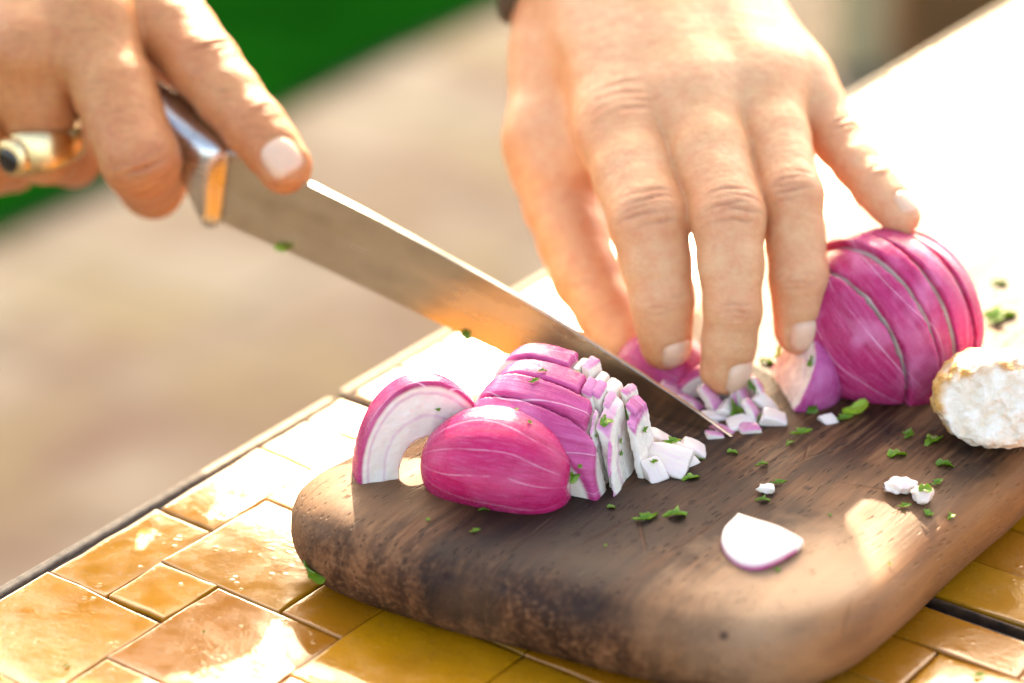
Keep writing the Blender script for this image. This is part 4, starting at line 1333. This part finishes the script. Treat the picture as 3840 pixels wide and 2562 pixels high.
LF = [leaf_mesh(1), leaf_mesh(2, .5, .22), leaf_mesh(3, .45, .35), leaf_mesh(4, .55, .3), leaf_mesh(5, .4, .4), leaf_mesh(6, .5, .2, True)]
LBL = {
    'board': ('tiny chopped parsley scrap scattered on the bare wood', 'parsley on the board'),
    'slices': ('tiny chopped parsley scrap stuck to the fanned onion slices', 'parsley on the sliced onion'),
    'dice': ('chopped parsley scrap stuck to the loose onion pieces near the knife tip', 'parsley under the fingers'),
    'tiles': ('tiny parsley scrap dropped on the yellow tiles', 'parsley on the tiles'),
    'far': ('blurred parsley clump on the sunlit far end of the board', 'parsley at the far end'),
    'knifea': ('parsley scrap clinging under the middle of the blade edge', None),
    'knifeb': ('bright parsley scrap hanging below the blade near the heel', None),
    'wedge': ('tiny parsley scrap stuck to the smooth purple wedge', 'parsley on the wedge'),
    'stand': ('tiny parsley scrap on the standing arched slice', 'parsley on the standing slice'),
    'bighalf': ('parsley scrap stuck to the large purple onion half', 'parsley on the large half'),
    'leafa': ('pointed parsley leaf lying on the board before the sliced half', None),
    'leafb': ('crumpled parsley clump on the board before the sliced half', 'parsley clump before the sliced half'),
    'corner': ('parsley leaf peeking from under the left end of the board', None),
    'longa': ('longest parsley sliver upright on the diced onion face', None),
    'garl': ('parsley scrap beside the garlic crumbs in the sun', 'parsley by the garlic crumbs'),
}
for key, mi, p, nv, an, s in [
    ('leafb', 0, (3.462, -9.790, 2.550), (-0.00, -0.00, 1.00), 0.30, 1.00),
    ('leafb', 2, (3.633, -9.586, 2.550), (0.00, 0.00, 1.00), 1.20, 0.90),
    ('leafa', 1, (4.323, -9.540, 2.550), (0.00, 0.00, 1.00), 0.25, 1.50),
    ('board', 1, (-0.725, -9.256, 2.545), (-0.00, -0.00, 1.00), 0.20, 0.70),
    ('board', 0, (-0.963, -10.379, 2.540), (-0.00, -0.00, 1.00), 0.50, 0.45),
    ('board', 4, (-2.205, -9.796, 2.540), (-0.00, -0.00, 1.00), 0.00, 0.30),
    ('board', 2, (10.563, -6.224, 2.550), (0.00, 0.00, 1.00), 0.60, 1.20),
    ('board', 0, (11.084, -5.134, 2.550), (0.00, 0.00, 1.00), 1.20, 0.90),
    ('board', 3, (11.714, -5.391, 2.550), (0.00, 0.00, 1.00), 0.80, 1.30),
    ('board', 2, (11.807, -6.780, 2.542), (0.01, -0.01, 1.00), 0.20, 1.10),
    ('board', 1, (6.849, -6.794, 2.550), (0.00, 0.00, 1.00), 0.40, 0.80),
    ('board', 2, (6.072, -6.099, 2.550), (0.00, 0.00, 1.00), 0.10, 0.70),
    ('board', 0, (8.086, -5.031, 2.550), (0.00, 0.00, 1.00), 0.30, 1.00),
    ('board', 3, (7.716, -5.544, 2.550), (0.00, 0.00, 1.00), 0.90, 0.60),
    ('board', 1, (6.689, -8.757, 2.550), (0.00, 0.00, 1.00), 0.10, 0.90),
    ('board', 0, (7.160, -7.860, 2.550), (0.00, 0.00, 1.00), 0.20, 0.70),
    ('board', 4, (6.719, -12.331, 2.543), (0.00, -0.00, 1.00), 0.00, 0.35),
    ('board', 4, (9.627, -11.715, 2.362), (0.34, -0.24, 0.91), 0.00, 0.25),
    ('board', 3, (4.835, -7.524, 2.550), (0.00, 0.00, 1.00), 0.40, 0.90),
    ('dice', 1, (5.184, -6.398, 2.577), (-0.14, -0.92, -0.38), 0.80, 0.70),
    ('board', 5, (9.759, -3.773, 2.550), (0.00, 0.00, 1.00), 0.50, 1.60),
    ('board', 0, (9.375, -4.171, 2.550), (0.00, 0.00, 1.00), 0.30, 0.90),
    ('board', 4, (2.411, -11.110, 2.543), (-0.00, -0.00, 1.00), 0.30, 0.20),
    ('board', 4, (8.368, -9.563, 2.550), (0.00, 0.00, 1.00), 0.30, 0.25),
    ('slices', 1, (0.824, -6.397, 5.217), (-0.04, -0.17, 0.98), 0.20, 0.55),
    ('slices', 0, (0.597, -6.795, 5.102), (-0.08, -0.32, 0.94), 0.40, 0.50),
    ('slices', 2, (2.466, -7.647, 4.348), (0.39, -0.48, 0.78), 1.20, 0.95),
    ('slices', 0, (3.551, -6.923, 3.739), (0.83, -0.49, 0.26), 0.80, 0.50),
    ('slices', 4, (2.892, -7.635, 3.389), (0.91, -0.33, 0.23), 0.80, 0.40),
    ('slices', 1, (1.585, -8.551, 3.230), (-0.41, -0.91, 0.02), -1.00, 1.20),
    ('board', 2, (2.618, -9.128, 2.550), (0.00, 0.00, 1.00), 0.20, 0.50),
    ('slices', 0, (2.871, -7.445, 3.658), (0.94, -0.24, 0.25), 1.30, 0.40),
    ('slices', 1, (0.128, -7.560, 4.670), (-0.19, -0.48, 0.86), 0.10, 0.30),
    ('wedge', 4, (0.460, -8.288, 4.636), (0.34, -0.12, 0.93), 0.30, 0.30),
    ('stand', 1, (-1.991, -7.096, 4.454), (0.18, -0.97, 0.14), 0.20, 0.35),
    ('slices', 4, (1.788, -8.626, 3.536), (0.17, -0.91, 0.38), 0.30, 0.30),
    ('slices', 1, (1.767, -6.328, 5.156), (0.15, -0.15, 0.98), 0.10, 0.30),
    ('dice', 0, (3.824, -7.454, 3.022), (0.23, -0.66, 0.71), 0.30, 0.40),
    ('slices', 4, (2.207, -7.876, 4.050), (0.87, -0.45, 0.22), 0.30, 0.25),
    ('longa', 1, (3.099, -6.532, 4.133), (-0.45, -0.89, 0.05), -1.20, 1.40),
    ('dice', 0, (4.350, -6.486, 3.087), (0.12, -0.46, 0.88), 0.20, 0.80),
    ('dice', 3, (6.326, -3.691, 2.675), (0.68, -0.22, 0.69), 1.20, 1.50),
    ('board', 2, (7.539, -0.493, 2.550), (0.00, 0.00, 1.00), 0.30, 1.00),
    ('dice', 5, (7.894, -1.065, 3.121), (-0.85, -0.11, 0.51), 0.20, 0.80),
    ('dice', 2, (8.531, -3.045, 3.822), (-0.88, -0.14, 0.45), 1.40, 0.80),
    ('dice', 4, (8.523, -3.678, 2.668), (0.12, -0.98, -0.15), 0.30, 0.80),
    ('dice', 0, (6.896, -3.297, 3.212), (-0.72, -0.69, 0.09), 1.00, 0.70),
    ('dice', 1, (7.006, -4.361, 2.720), (-0.87, -0.08, 0.49), 0.60, 0.70),
    ('tiles', 1, (-11.398, -12.796, -0.019), (-0.01, -0.02, 1.00), 0.30, 0.50),
    ('tiles', 4, (-8.058, -11.216, -0.013), (0.01, -0.01, 1.00), 0.20, 0.20),
    ('tiles', 0, (11.855, -13.246, -0.023), (-0.02, 0.01, 1.00), 0.20, 0.60),
    ('corner', 3, (-5.256, -9.533, 0.833), (-0.69, -0.61, -0.39), 0.20, 1.40),
    ('far', 3, (15.046, 2.828, 2.550), (0.00, 0.00, 1.00), 0.20, 2.00),
    ('far', 0, (14.862, 2.328, 2.550), (0.00, 0.00, 1.00), 1.00, 1.60),
    ('far', 2, (15.439, 5.155, 2.550), (0.00, 0.00, 1.00), 0.50, 1.20),
    ('knifea', 2, (-1.346, -0.664, 3.581), (-0.53, -0.84, -0.09), 0.20, 0.90),
    ('knifeb', 5, (-6.967, 2.740, 4.883), (-0.53, -0.84, -0.09), 0.30, 1.00),
    ('garl', 2, (10.912, -8.838, 2.968), (-0.00, -0.62, 0.78), 0.20, 0.80),
    ('garl', 0, (11.453, -7.818, 2.526), (0.08, -0.06, 1.00), 0.70, 0.70),
    ('garl', 4, (10.993, -9.318, 2.447), (0.16, -0.13, 0.98), 0.40, 0.60),
    ('garl', 1, (11.599, -9.189, 2.320), (0.33, -0.26, 0.91), 1.20, 0.70),
    ('garl', 0, (10.389, -9.074, 2.533), (0.08, -0.06, 1.00), 0.30, 0.60),
]:
    nv = nrm(nv); x = unit_perp((math.cos(an), math.sin(an), 0.1), nv)
    o = place('parsley_bit', LF[mi], np.array(p) + nv * 0.03, x, nv, s)
    lb, gr = LBL[key]
    tag(o, lb, 'parsley', gr)
